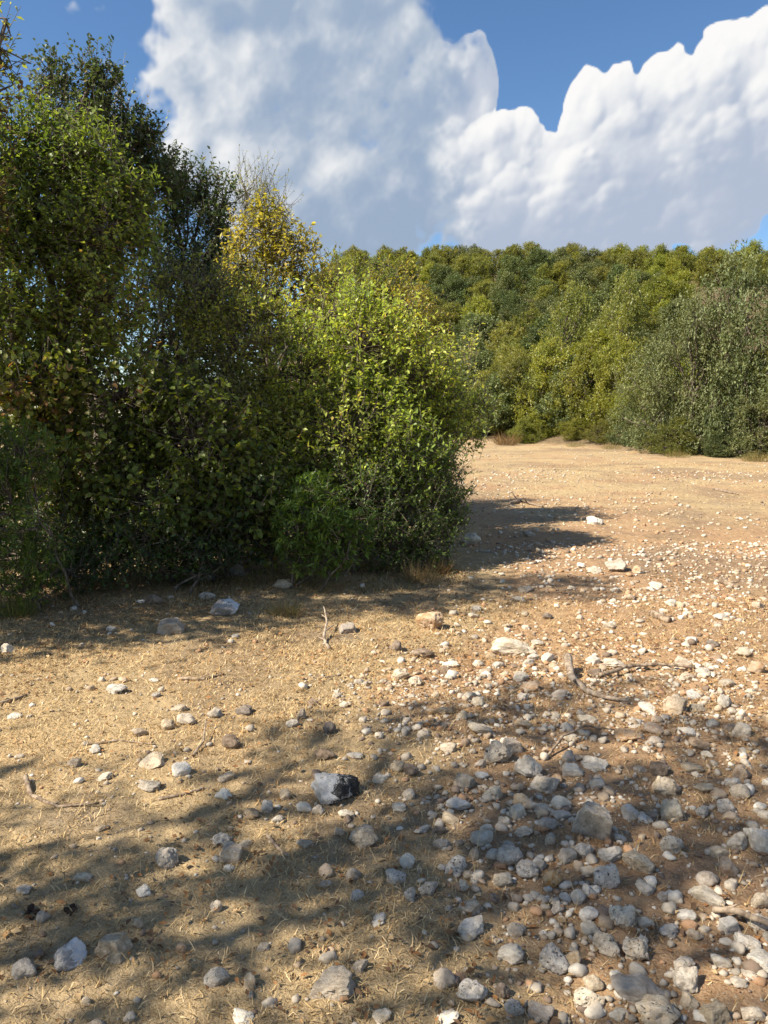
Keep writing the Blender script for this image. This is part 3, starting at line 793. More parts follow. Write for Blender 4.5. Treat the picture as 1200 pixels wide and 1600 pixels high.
# bare twiggy shrubs
def twig_shrub(name, label, px, Y, pyc, rx, ry, n, seed, up=0.5):
    rng = np.random.RandomState(seed)
    b = at_depth(px, 640, Y); base = np.array([b[0], b[1], float(ground(b[0], b[1]))])
    c = at_depth(px, pyc, Y) - base; k = Y / F
    tb = Tubes(); tb.add(curve_pts(rng, (0, 0, -0.1), c * 0.9, 8, 0.2), np.linspace(0.02, 0.008, 8), 6)
    for i in range(9):
        e = c + rng.normal(0, 0.5, 3) * np.array([rx * k, rx * k, ry * k]); tb.add(curve_pts(rng, c * (0.3 + 0.4 * rng.rand()), e, 6, 0.35), np.linspace(0.009, 0.004, 6), 5)
    d = rand_dir(rng, n); A = c + d * np.array([rx * k, rx * k, ry * k]) * (0.15 + 0.75 * rng.rand(n))[:, None]
    dd = norm(d + rng.normal(0, 0.7, (n, 3)) + np.array([0, 0, up - 0.5])); L = 0.12 + 0.22 * rng.rand(n)
    mid = A + dd * (L * 0.5)[:, None]; B = mid + norm(dd + rng.normal(0, 0.4, (n, 3))) * (L * 0.5)[:, None]
    tb.twigs(A, mid, 0.0024, 0.0018); tb.twigs(mid, B, 0.0018, 0.0008)
    root = tag(empty(name, base), label, 'shrub')
    obj('stem', tb.mesh('stem', M_TWIG), root)
    return root
tw = [('dead_twig_shrub', 'tangle of bare grey twigs in the dark heart of the thicket', 330, 6.95, 665, 60, 40, 110, 51),
      ('dry_twig_shrub', 'dry bare grey twigs sticking out over the shaded path', 705, 7.9, 775, 32, 46, 150, 52)]
for (nm, lb, px, Y, pyc, rx, ry, n, sd) in tw:
    o = twig_shrub(nm, lb, px, Y, pyc, rx, ry, n, sd)

# ------------------------------------------------------------------ field-edge and hillside trees
DENS = 1.2
def tree_variant(seed, h, w, lobes, cols, ll, lw, per, dens, sl, mat, low=0.12, gap=0.3, up=0.5):
    rng = np.random.RandomState(seed)
    ells = []
    for i in range(lobes):
        t = (i + 0.5) / lobes
        z = h * (low + (0.93 - low) * t)
        spread = w * 0.5 * math.sin(math.pi * min(1, 0.22 + 0.72 * t)) 
        a = i * 2.4 + rng.rand()
        rr = w * (0.12 + 0.12 * rng.rand()) * (1.15 - 0.35 * t)
        q = spread * (0.25 + 0.75 * rng.rand())
        ells.append((np.array([math.cos(a) * q, math.sin(a) * q, min(z, h - rr * 0.7)]), np.array([rr, rr, rr * (0.75 + 0.3 * rng.rand())])))
    lv, sp = foliage(rng, ells, dens, per, ll, lw, sl, cols, gap=gap, up=up)
    tm = skeleton(rng, (0, 0, 0), ells, 1, 0.03 * w, sp, M_BARK, 0.006, 0.12, 0.1)
    return tm, leaf_mesh('crown', mat, *lv)
HC_DARK = [((0.036, 0.052, 0.022), 3), ((0.055, 0.072, 0.028), 4), ((0.085, 0.098, 0.038), 2)]
HC_OLV = [((0.064, 0.074, 0.022), 3), ((0.100, 0.108, 0.030), 4), ((0.150, 0.146, 0.045), 2)]
HC_GREY = [((0.060, 0.074, 0.032), 3), ((0.090, 0.106, 0.044), 4), ((0.130, 0.140, 0.062), 2)]
HC_LIME = [((0.085, 0.102, 0.022), 3), ((0.130, 0.145, 0.030), 4), ((0.19, 0.19, 0.05), 2)]
HC_RUST = [((0.16, 0.085, 0.03), 3), ((0.22, 0.12, 0.045), 2), ((0.14, 0.12, 0.04), 2)]
HC_DARK, HC_OLV, HC_GREY, HC_LIME = (brighten(q, f) for q, f in ((HC_DARK, 2.35), (HC_OLV, 2.1), (HC_GREY, 1.7), (HC_LIME, 1.85)))
HILLV = []
k = 100
for (word, cols, mat) in (('dark green', HC_DARK, M_LEAF_STIFF), ('olive green', HC_OLV, M_LEAF), ('grey-green', HC_GREY, M_LEAF_STIFF), ('lime green', HC_LIME, M_LEAF)):
    for form, (hh, ww) in (('round', (5.0, 4.6)), ('tall', (5.4, 4.2))):
        HILLV.append((word, form, hh, ww) + tree_variant(k, hh, ww, 20, cols, 0.15, 0.095, 9, 150, 0.55, mat, gap=0.33)); k += 1
HILLV.append(('rusty brown', 'round', 3.6, 3.4) + tree_variant(k, 3.6, 3.4, 8, HC_RUST, 0.14, 0.09, 8, 90, 0.5, M_LEAF)); k += 1
EDGEV = {}
for key, cols, mat, ll, lw in (('grey', HC_GREY, M_LEAF_STIFF, 0.11, 0.05), ('lime', HC_LIME, M_LEAF, 0.12, 0.075), ('olive', HC_OLV, M_LEAF, 0.115, 0.06), ('fresh', HC_LIME[1:], M_LEAF, 0.12, 0.07), ('dark', HC_DARK, M_LEAF_STIFF, 0.115, 0.07)):
    EDGEV[key] = [tree_variant(k + i, 5.0, 4.6, 26, cols, ll, lw, 9, 170, 0.5 if key == 'grey' else 0.45, mat, low=0.06, gap=0.36, up=0.5) for i in range(2)]; k += 2

def put_tree(name, x, y, tm, cm, sx, sz, rz, label, cat, group):
    root = tag(empty(name, (x, y, float(ground(x, y)) - 0.05)), label, cat, group)
    root.scale = (sx, sx, sz); root.rotation_euler = (0, 0, rz)
    obj('trunk', tm, root); obj('crown', cm, root)
    return root
EDGE = [  # photo pixel of the base, height and width in pixels, variant, label
    (775, 689, 95, 80, 'dark', 0, 'dark shrub in the shade where the field meets the thicket end', 'shrub'),
    (815, 690, 125, 95, 'olive', 0, 'olive bush at the far end of the field behind the orange tuft', 'bush'),
    (868, 692, 140, 100, 'lime', 0, 'lime bush at the field edge between olive bush and tall bush', 'bush'),
    (925, 695, 145, 100, 'lime', 1, 'tall lime bush at the field edge, broadest of the lime ones', 'bush'),
    (975, 698, 150, 95, 'lime', 0, 'leafy lime bush at the field edge next to the grey-green trees', 'bush'),
    (900, 688, 190, 100, 'olive', 1, 'olive tree rising behind the lime bushes of the field edge', 'tree'),
    (985, 690, 205, 110, 'olive', 0, 'olive tree on the slope close behind the leafy lime bush', 'tree'),
    (1035, 709, 180, 110, 'grey', 0, 'grey-green tree with bare twigs at its foot, smaller of the grey group', 'tree'),
    (1100, 712, 255, 120, 'grey', 1, 'tall grey-green tree dominating the field corner', 'tree'),
    (1165, 714, 325, 150, 'grey', 0, 'highest grey-green tree, its head breaking the skyline', 'tree'),
    (1245, 716, 300, 170, 'grey', 1, 'grey-green tree cut by the picture edge beyond the highest one', 'tree'),
    (1320, 718, 290, 170, 'olive', 1, 'olive tree outside the view beyond the grey-green group', 'tree'),
    (850, 693, 45, 62, 'fresh', 0, 'low fresh green bush beside the orange dry tuft', 'bush'),
    (905, 696, 34, 50, 'fresh', 1, 'low bright green bush under the tall lime bush', 'bush'),
    (1018, 702, 34, 40, 'fresh', 0, 'small bright green bush before the bare twigs of the grey tree', 'bush'),
    (1190, 712, 48, 70, 'dark', 1, 'low dark green bush beneath the highest grey-green tree', 'bush'),
    (1070, 712, 60, 80, 'olive', 1, 'low olive bush in front of the tall grey-green tree', 'bush'),
    (1130, 715, 42, 60, 'dark', 0, 'low dark bush in the gap between the two tallest grey-green trees', 'bush'),
    (1215, 718, 120, 120, 'grey', 1, 'low spreading grey-green bush at the picture edge', 'bush'),
    (945, 699, 36, 46, 'olive', 1, 'low olive bush before the tall lime bush', 'bush'),
    (990, 702, 60, 60, 'dark', 1, 'low dark bush before the leafy lime bush', 'bush'),
    (820, 694, 40, 46, 'lime', 1, 'low lime bush between the rusty tuft and the fresh green bush', 'bush'),
    (745, 688, 75, 60, 'lime', 1, 'lime bush half hidden behind the leaning sapling', 'bush'),
]
rng = np.random.RandomState(77)
for (px, py, h, w, key, vi, lab, cat) in EDGE:
    x, y = at(px, py); y = min(y, 60); k_ = y / F * math.hypot(1, 0.1)
    tm, cm = EDGEV[key][vi]
    put_tree('field_edge_' + cat, x, y + 0.4 * w * k_, tm, cm, w * k_ / 4.6 * 1.12, h * k_ / 5.0, rng.rand() * 6.28, lab, cat, 'bushes and trees along the far field edge')
# hillside wood: each crown a tree of its own
pts = []
rowi, yrow = 0, 0.03
while yrow < 1.05:
    for xi in np.arange(-16, 62, 2.05 + 0.75 * yrow):
        x = xi + rng.uniform(-0.9, 0.9)
        e = float(edge_y(x)); y = e + 2.6 + yrow * (97.0 - e) + rng.uniform(-0.9, 0.9)
        px = 600 + x / y * F
        if px < 440 or px > 1215: continue
        if px < 640 and yrow < 0.55 and (px < 520 or rng.rand() < 0.5): continue
        if px > 1060 and 0.08 < yrow < 0.62: continue
        pts.append((rowi, x, y, px))
    rowi += 1; yrow += 0.043 + 0.030 * yrow
hill_records = []
for (rowi, x, y, px) in pts:
    nz = float(fbm2(np.array(x * 0.11 + 2), np.array(y * 0.11), 2)) + rng.normal(0, 0.10)
    up_ = (y - 40) / 60
    r = rng.rand()
    if up_ > 0.55: w4 = [0.12, 0.48, 0.16, 0.24]
    elif px < 900: w4 = [0.46, 0.26, 0.20, 0.08]
    else: w4 = [0.18, 0.34, 0.24, 0.24]
    ci = int(np.searchsorted(np.cumsum(w4), np.clip(r * 0.7 + 0.3 * (0.5 + nz * 1.6), 0, 0.999)))
    vi = ci * 2 + (rng.rand() < 0.35 * (1 - min(1, max(0, up_))))
    if 915 < px < 945 and 46 < y < 50: vi = 8
    s = rng.uniform(0.58, 0.84) * (1.0 - 0.10 * min(1, max(0, up_)))
    hill_records.append((rowi, x, y, px, int(vi), s))
byrow = {}
for rec in hill_records:
    byrow.setdefault((rec[0], HILLV[rec[4]][0], HILLV[rec[4]][1]), []).append(rec)
ORD = ['first', 'second', 'third', 'fourth', 'fifth', 'sixth', 'seventh', 'eighth', 'ninth', 'tenth', 'eleventh', 'twelfth', 'thirteenth', 'fourteenth', 'fifteenth', 'sixteenth', 'seventeenth', 'eighteenth', 'nineteenth', 'twentieth']
def ordinal(i):
    if i < 20: return ORD[i]
    t, u = divmod(i + 1, 10)
    tens = {2: 'twenty', 3: 'thirty', 4: 'forty', 5: 'fifty', 6: 'sixty'}[t]
    return (tens[:-1] + 'ieth') if u == 0 else tens + '-' + ORD[u - 1]
for key, recs in byrow.items():
    recs.sort(key=lambda r_: r_[3])
    for i, (rowi, x, y, px, vi, s) in enumerate(recs):
        word, form, hh, ww, tm, cm = HILLV[vi]
        pos = '' if len(recs) == 1 else ', %s such from the left' % ordinal(i)
        lab = '%s %s tree in hillside row %s%s' % (word, form, ordinal(rowi), pos)
        put_tree('hillside_tree', x, y, tm, cm, s, s * rng.uniform(0.78, 0.98), rng.rand() * 6.28, lab, 'tree', 'trees of the wooded hillside')

# ------------------------------------------------------------------ dry tufts (things) along edges
def tuft(name, label, px, py, w_px, h_px, cols, n, seed, cat='grass tuft'):
    rng = np.random.RandomState(seed)
    x, y = at(px, py); k_ = y / F; base = np.array([x, y, float(ground(x, y))])
    Wd, Ht = w_px * k_ * 0.5, h_px * k_
    a = rng.rand(n) * 6.283; r = np.sqrt(rng.rand(n)) * Wd * 0.7
    b = np.stack([np.cos(a) * r, np.sin(a) * r * 0.7, np.zeros(n) - 0.01], 1)
    d = norm(np.stack([np.cos(a) * r / Wd * 0.9, np.sin(a) * r / Wd * 0.9, np.ones(n)], 1) + rng.normal(0, 0.28, (n, 3)))
    L = Ht * (0.2 + 0.9 * rng.rand(n) ** 1.5)
    d = norm(d + rng.normal(0, 0.25, (n, 3)))
    c = np.array(cols)[rng.randint(0, len(cols), n)] * (0.7 + 0.6 * rng.rand(n))[:, None]
    me = leaf_mesh(name, M_STRAW, b, d, rand_dir(rng, n), L, np.maximum(0.0022, 0.022 * L) * (0.6 + 0.8 * rng.rand(n)), c)
    return tag(obj(name, me, None, base), label, cat, 'dry tufts')
ST = [(0.30, 0.20, 0.09), (0.40, 0.29, 0.14), (0.22, 0.15, 0.07)]
RU = [(0.24, 0.145, 0.06), (0.31, 0.20, 0.09), (0.20, 0.14, 0.06)]
GY = [(0.17, 0.16, 0.05), (0.24, 0.20, 0.07), (0.30, 0.22, 0.09)]
tuft('dry_tuft', 'rusty dry tuft before the olive bush at the far field end', 792, 696, 46, 24, RU, 700, 61)
tuft('dry_tuft', 'yellow dry tuft at the field edge below the tall grey-green tree', 1058, 715, 46, 15, GY, 500, 62)
tuft('dry_tuft', 'wide yellow dry tuft below the highest grey-green tree', 1180, 722, 52, 20, GY, 700, 63)
tuft('dry_tuft', 'thin dry tuft below the leafy lime bush', 955, 702, 40, 13, GY, 400, 64)
tuft('dry_tuft', 'thin dry tuft below the tall lime bush', 898, 699, 36, 12, GY, 400, 65)
tuft('dry_tuft', 'tall brown dry tuft at the foot of the dark small-leaved bush', 655, 905, 60, 40, RU[2:] + ST, 420, 66)
tuft('dry_tuft', 'rusty dry tuft jutting from the thicket corner over the path', 690, 893, 38, 34, RU, 350, 67)
tuft('dry_tuft', 'green-brown tuft in front of the light green rosette bush', 447, 958, 62, 32, GY + ST[:1], 500, 68)
tuft('dry_tuft', 'low green sprout at the thicket corner beside the feathery shrub', 28, 965, 62, 48, [(0.09, 0.13, 0.03), (0.13, 0.15, 0.04), (0.2, 0.17, 0.06)], 420, 72)

# ------------------------------------------------------------------ stones
def icosphere(n):
    t = (1 + 5 ** 0.5) / 2
    v = [(-1, t, 0), (1, t, 0), (-1, -t, 0), (1, -t, 0), (0, -1, t), (0, 1, t), (0, -1, -t), (0, 1, -t), (t, 0, -1), (t, 0, 1), (-t, 0, -1), (-t, 0, 1)]
    f = [(0, 11, 5), (0, 5, 1), (0, 1, 7), (0, 7, 10), (0, 10, 11), (1, 5, 9), (5, 11, 4), (11, 10, 2), (10, 7, 6), (7, 1, 8), (3, 9, 4), (3, 4, 2), (3, 2, 6), (3, 6, 8), (3, 8, 9), (4, 9, 5), (2, 4, 11), (6, 2, 10), (8, 6, 7), (9, 8, 1)]
    v = [np.array(p) / np.linalg.norm(p) for p in v]
    for _ in range(n):
        cache = {}; nf = []
        def mid(a, b):
            key = (min(a, b), max(a, b))
            if key not in cache:
                p = v[a] + v[b]; v.append(p / np.linalg.norm(p)); cache[key] = len(v) - 1
            return cache[key]
        for a, b, c in f:
            ab, bc, ca = mid(a, b), mid(b, c), mid(c, a)
            nf += [(a, ab, ca), (b, bc, ab), (c, ca, bc), (ab, bc, ca)]
        f = nf
    return np.array(v), np.array(f)
ICO = {n: icosphere(n) for n in (0, 1, 2, 3, 4)}
ICO[-1] = (np.array([(1, 0, 0), (-1, 0, 0), (0, 1, 0), (0, -1, 0), (0, 0, 1), (0, 0, -1)], float), np.array([(0, 2, 4), (2, 1, 4), (1, 3, 4), (3, 0, 4), (2, 0, 5), (1, 2, 5), (3, 1, 5), (0, 3, 5)]))
def stone_shape(n, seed, kind):
    """radius-1 stone: soft-cut by random planes, roughened, pitted"""
    rng = np.random.RandomState(seed)
    v, f = ICO[n]
    k = {'angular': 13, 'block': 7, 'round': 16, 'flat': 12, 'pitted': 14, 'long': 12}[kind]
    pn = rand_dir(rng, k); pd = rng.uniform(0.62, 0.95, k) if kind != 'round' else rng.uniform(0.74, 0.98, k)
    if kind == 'block':
        pn = np.concatenate([np.array([(1, 0.1, 0.1), (-1, 0.05, 0.1), (0.1, 1, 0), (0, -1, 0.15), (0.05, 0.1, 1), (0, 0, -1.0)]), pn[:3]]); pn = norm(pn + rng.normal(0, 0.12, pn.shape)); pd = np.concatenate([np.full(6, 0.66), np.full(3, 0.85)])
    dots = np.maximum(v @ pn.T, 0.05)
    rr = pd[None] / dots
    rr = np.concatenate([rr, np.full((len(v), 1), 1.12)], 1)
    p = 40 if kind in ('angular', 'block', 'flat', 'long') else 14
    r = (rr ** -p).sum(1) ** (-1 / p)
    r *= 1 + 0.26 * (vnoise3(v * 1.7 + seed) - 0.5) + (0.17 * (vnoise3(v * 4.2 + seed) - 0.5) + 0.09 * (vnoise3(v * 10 + seed) - 0.5) if n >= 3 else 0)
    if kind == 'pitted' and n >= 3:
        for _ in range(16):
            c = rand_dir(rng, 1)[0]; s = rng.uniform(0.10, 0.30)
            dd = np.arccos(np.clip(v @ c, -1, 1))
            r *= 1 - rng.uniform(0.14, 0.34) * np.exp(-(dd / s) ** 4)
    V = v * r[:, None]
    if n <= 1: V = V * (1 + 0.30 * (rng.rand(len(V), 1) - 0.5))
    V[:, 0] /= np.abs(V[:, 0]).max(); V[:, 1] /= np.abs(V[:, 1]).max(); V[:, 2] /= np.abs(V[:, 2]).max()
    return V, f
_sm = {}
def stone_mesh(n, seed, kind):
    key = (n, seed, kind)
    if key not in _sm:
        V, f = stone_shape(n, seed, kind)
        _sm[key] = mesh_np('stone', V, f, MS['pale'], True)
    return _sm[key]

# hand-placed stones: photo px, py (centre), width px, height px, material, shape, [own label, phrase others use]
S = [
 (521,1226,78,62,'black','angular','large boulder half black and half white with lichen','the black-and-white boulder'),
 (567,1305,45,40,'grey','round','rounded grey boulder sunk in grass below the black-and-white boulder','the rounded grey boulder'),
 (263,978,47,31,'tan','block','tan blocky rock alone on the sunlit strip before the thicket','the lone tan rock'),
 (672,965,46,42,'orange','angular','ochre block standing on edge where the thicket shadow ends','the ochre block'),
 (805,1006,72,36,'pale','long','long pale rock lying on the sunlit strip','the long pale rock'),
 (930,1287,56,68,'grey','block','leaning grey slab standing upright among the stones','the leaning grey slab'),
 (948,1370,44,44,'pitted','pitted','round pitted stone right below the leaning slab','the round pitted stone'),
 (1000,1345,48,32,'grey','long','elongated dark-speckled stone beside the leaning slab','the elongated speckled stone'),
 (1002,1550,74,40,'tan','long','long tan slab with a flat pinkish top at the picture bottom','the flat tan slab'),
 (1032,1590,66,46,'pitted','pitted','big dark-holed stone cut by the bottom picture edge','the dark-holed stone'),
 (865,1495,50,52,'pitted','pitted','tall honeycombed stone full of dark holes in the grass','the honeycombed stone'),
 (172,1477,48,36,'grey','block','grey block with dark specks and a dead leaf above it','the speckled grey block'),
 (97,1492,53,40,'lichen','angular','grey stone splashed with white lichen','the white-splashed stone'),
 (34,1510,35,31,'grey','round','dull grey stone next to the white-splashed stone','the dull grey stone'),
 (522,1540,63,36,'grey','block','grey oblong block in the grass near the bottom edge','the oblong grey block'),
 (377,1582,31,21,'white','flat','bone-white notched stone near the bottom edge','the bone-white stone'),
 (390,1527,22,26,'tan','round','smooth beige egg-shaped stone in the grass','the beige egg-shaped stone'),
 (260,1332,39,36,'pitted','angular','jagged dark and white stone on the shaded grass','the jagged dark stone'),
 (359,1328,40,28,'tan','block','tan flat-topped block among small stones','the flat-topped tan block'),
 (281,1196,28,26,'white','angular','white angular stone under the mid-left rubble','the white angular stone'),
 (237,1185,48,20,'grey','flat','low grey flat stone beside the white angular stone','the low flat stone'),
 (290,1120,31,23,'grey','round','smooth grey stone topping the mid-left rubble','the smooth grey stone'),
 (177,1069,39,21,'pale','flat','pale flat stone alone on the sunny grass','the lone pale stone'),
 (735,841,36,26,'pale','pitted','pale craggy rock on the path beside the thicket corner','the craggy path rock'),
 (930,814,31,17,'white','angular','white rock far out on the field beyond the shadow','the white field rock'),
 (967,882,40,28,'tan','angular','tan jagged rock in sun just past the shadow tip','the tan jagged rock'),
 (780,1172,46,40,'pitted','pitted','rugged pale stone at the upper edge of the shade','the rugged pale stone'),
 (797,1332,46,33,'grey','round','big smooth grey oval stone amid the rubble','the smooth grey oval'),
 (930,1190,44,20,'pale','round','long smooth pale cobble at the shade line','the long smooth cobble'),
 (1110,1402,50,32,'pale','long','pale elongated slab tilted among stones near the dark stick','the tilted pale slab'),
 (1060,1100,39,33,'tan','block','blocky sunlit tan stone above the shade line','the blocky sunlit stone'),
 (371,890,26,26,'grey','round','round grey boulder in the dark under the thicket','the round thicket boulder'),
 (395,881,42,32,'brown','block','brown boulder in the dark under the thicket','the brown thicket boulder'),
 (350,950,52,36,'lichen','angular','bluish-white rubble stone in the thicket shade','the bluish rubble stone'),
 (740,1445,42,34,'pale','angular','pale triangular stone alone in the lower grass','the pale triangular stone'),
 (737,1552,46,33,'pitted','pitted','dark pitted stone near the bottom beside a brown pebble','the dark pitted stone'),
 (661,1013,36,20,'brown','round','dark brown lump on the sunny strip','the dark brown lump'),
 (950,1475,42,40,'pitted','pitted','half-shadowed stone with a white lit face','the white-faced stone'),
 # others, labelled from their surroundings
 (172,985,20,14,'pale','angular'),(366,990,14,10,'white','flat'),(542,976,34,20,'tan','block'),(336,1111,28,20,'grey','angular'),
 (382,1106,33,21,'brown','angular'),(455,1126,23,17,'pale','angular'),(470,1112,17,20,'tan','angular'),(215,1137,26,18,'tan','angular'),(261,1127,21,21,'grey','round'),
 (146,1164,23,16,'pale','angular'),(361,1154,30,27,'brown','round'),(505,1176,36,24,'brown','pitted'),(348,1236,27,21,'white','round'),(231,1222,41,18,'grey','flat'),
 (114,1186,23,17,'tan','angular'),(159,1207,28,15,'pale','flat'),(392,1267,26,20,'tan','angular'),(416,1256,20,22,'pitted','pitted'),(432,1277,20,14,'pale','flat'),
 (475,1256,26,19,'white','angular'),(155,1281,24,15,'grey','flat'),(592,1214,30,18,'pale','flat'),(514,1132,21,22,'brown','round'),(554,1176,28,14,'pale','flat'),
 (277,1102,26,14,'grey','flat'),(351,1210,25,15,'grey','flat'),(445,1235,18,20,'grey','angular'),(497,1260,20,20,'grey','pitted'),(541,1265,26,15,'pale','flat'),
 (490,1092,18,13,'brown','angular'),(527,1079,18,17,'grey','angular'),(240,1055,16,10,'white','flat'),(242,1077,16,11,'pale','angular'),(10,1015,23,17,'pale','angular'),
 (20,1115,23,11,'pale','flat'),(315,902,29,17,'grey','angular'),(442,912,40,20,'grey','angular'),(240,940,26,20,'brown','angular'),(320,930,31,18,'grey','angular'),
 (223,1383,28,21,'white','angular'),(345,1305,26,24,'pitted','pitted'),(382,1310,19,13,'grey','flat'),(357,1349,17,13,'white','round'),(475,1314,25,17,'grey','flat'),
 (530,1294,18,13,'tan','round'),(126,1364,27,18,'pale','angular'),(35,1382,26,13,'grey','flat'),(65,1428,19,23,'grey','angular'),(552,1362,24,24,'tan','round'),
 (507,1377,21,14,'grey','flat'),(557,1395,21,18,'pitted','pitted'),(592,1433,25,14,'white','angular'),(281,1472,17,17,'orange','round'),(215,1439,18,16,'grey','flat'),
 (336,1522,36,28,'pitted','flat'),(422,1559,13,20,'grey','angular'),(562,1506,27,18,'grey','angular'),(147,1595,29,16,'tan','round'),(201,1580,20,16,'pitted','angular'),
 (133,1554,14,13,'grey','flat'),(410,1472,20,13,'grey','flat'),(597,1585,26,18,'pale','angular'),(336,1405,16,26,'grey','angular'),(65,1455,12,9,'brown','angular'),
 (895,1500,28,32,'tan','angular'),(997,1485,38,36,'pitted','pitted'),(1122,1590,40,32,'grey','block'),(1080,1535,46,36,'grey','angular'),(1072,1512,37,25,'pitted','pitted'),
 (787,1542,22,30,'brown','round'),(805,1572,28,26,'pitted','pitted'),(702,1587,29,18,'white','angular'),(695,1527,34,30,'tan','angular'),(977,1435,40,36,'pitted','pitted'),
 (1012,1387,33,21,'pale','round'),(1110,1375,36,28,'tan','round'),(1140,1357,33,31,'orange','angular'),(1052,1322,37,30,'pitted','pitted'),(1155,1320,32,30,'grey','angular'),
 (1190,1317,44,44,'pale','angular'),(1052,1270,34,37,'pale','pitted'),(1040,1231,40,34,'grey','pitted'),(830,1197,46,38,'pale','angular'),(855,1222,46,32,'grey','pitted'),
 (890,1175,29,24,'grey','angular'),(935,1222,26,20,'pale','round'),(815,1247,27,24,'tan','round'),(770,1235,32,24,'pitted','pitted'),(718,1249,38,24,'white','angular'),
 (705,1272,29,20,'grey','round'),(637,1345,26,24,'white','angular'),(741,1331,18,21,'tan','flat'),(670,1385,34,28,'pitted','pitted'),(724,1382,24,20,'pitted','angular'),
 (617,1370,36,24,'pitted','angular'),(642,1395,21,22,'pitted','pitted'),(712,1347,36,28,'pitted','pitted'),(915,1325,30,28,'pitted','pitted'),(887,1335,27,26,'grey','round'),
 (865,1372,29,27,'orange','pitted'),(922,1427,31,22,'pale','round'),(927,1452,32,22,'pale','round'),(872,1417,31,18,'grey','long'),(920,1390,26,24,'pale','angular'),
 (1172,1477,38,24,'pale','angular'),(1192,1412,30,28,'grey','round'),(1190,1445,29,30,'pitted','pitted'),(1097,1167,34,22,'brown','flat'),(1075,1142,31,20,'pale','angular'),
 (1025,1138,33,20,'orange','round'),(995,1125,36,18,'pale','flat'),(985,1148,46,24,'orange','angular'),(1025,1156,26,18,'tan','angular'),(890,1146,27,14,'pale','flat'),
 (1162,1212,31,28,'orange','angular'),(1085,1202,34,20,'grey','angular'),(1105,1235,30,18,'grey','pitted'),(1162,1245,34,24,'grey','round'),(1135,1265,27,26,'pitted','pitted'),
 (1100,1272,24,24,'pitted','pitted'),(1190,1267,20,15,'white','round'),(1032,1202,27,24,'brown','block'),(702,1165,30,20,'grey','angular'),(662,1147,24,20,'grey','round'),
 (828,834,18,13,'grey','round'),(909,881,14,10,'white','round'),(930,889,26,14,'pale','flat'),(820,917,28,14,'tan','flat'),(857,1022,21,20,'white','angular'),
 (827,1032,22,17,'pale','round'),(620,1005,26,22,'brown','angular'),(705,1031,28,15,'white','flat'),(857,959,17,13,'brown','round'),(745,945,18,12,'grey','flat'),
 (962,1032,39,20,'pale','angular'),(1050,940,21,14,'white','round'),(1015,1102,31,18,'pale','flat'),(1135,1097,31,24,'pale','angular'),(1165,1020,31,20,'pale','round'),
 (1185,1045,32,24,'orange','angular'),(1130,962,26,14,'pale','flat'),(1082,1000,24,13,'white','flat'),(990,1125,20,14,'tan','round'),(750,1137,37,20,'grey','angular'),
 (690,1107,39,18,'tan','flat'),(830,1070,32,20,'orange','angular'),(815,1055,27,20,'pale','round'),(885,1130,27,20,'pale','angular'),(920,1117,32,14,'pale','flat'),
 (877,1082,27,18,'tan','round'),(1000,890,20,15,'tan','angular'),(1027,912,22,15,'white','angular'),(920,1360,22,20,'grey','round'),(905,1400,24,22,'pale','angular'),
 (885,1400,18,14,'white','flat'),(845,1345,22,18,'grey','round'),(860,1310,22,20,'grey','angular'),(820,1295,26,16,'pitted','pitted'),(760,1290,22,16,'pale','round'),
 (690,1315,24,18,'tan','angular'),(660,1290,26,14,'pale','flat'),(625,1255,24,14,'pale','flat'),(640,1235,22,18,'grey','round'),(620,1195,26,20,'grey','angular'),
 (1010,1440,26,20,'pale','angular'),(1040,1400,22,16,'tan','round'),(1075,1430,28,18,'pale','round'),(1050,1455,30,20,'pale','pitted'),(1090,1460,26,16,'tan','flat'),
 (1130,1505,30,22,'pale','flat'),(1160,1540,26,16,'grey','flat'),(1180,1590,34,26,'grey','angular'),(965,1520,20,14,'white','round'),(970,1585,28,18,'pale','flat'),
]
SC = {'pale': 'pale', 'white': 'white', 'grey': 'grey', 'tan': 'tan', 'orange': 'ochre', 'brown': 'brown', 'pitted': 'pitted grey', 'black': 'black-stained', 'lichen': 'lichened'}
SHW = {'angular': 'angular', 'block': 'blocky', 'round': 'rounded', 'flat': 'flat', 'pitted': 'knobbly', 'long': 'elongated'}
stones = []     # dict per stone
def reg(px, py, w, h, mat, shape, label=None, phrase=None, seed=None):
    x, y = at(px, py + 0.36 * h); dist = math.hypot(y, CAMH)
    Wm = w / F * dist
    th = math.atan2(CAMH, y)
    Dm = Wm * {'flat': 0.8, 'long': 0.55}.get(shape, 0.8)
    Hm = (h / F * dist - 0.55 * Dm * math.sin(th)) / math.cos(th)
    Hm = min(max(Hm, 0.34 * Wm), 1.05 * Wm)
    y += 0.35 * Dm
    if phrase == 'the leaning grey slab': Dm, Hm = 0.5 * Wm, 1.45 * Wm
    stones.append(dict(x=x, y=y, W=Wm, D=Dm, H=Hm, mat=mat, shape=shape, label=label, phrase=phrase, pw=w))
for t in S:
    reg(*t)
rng = np.random.RandomState(314)
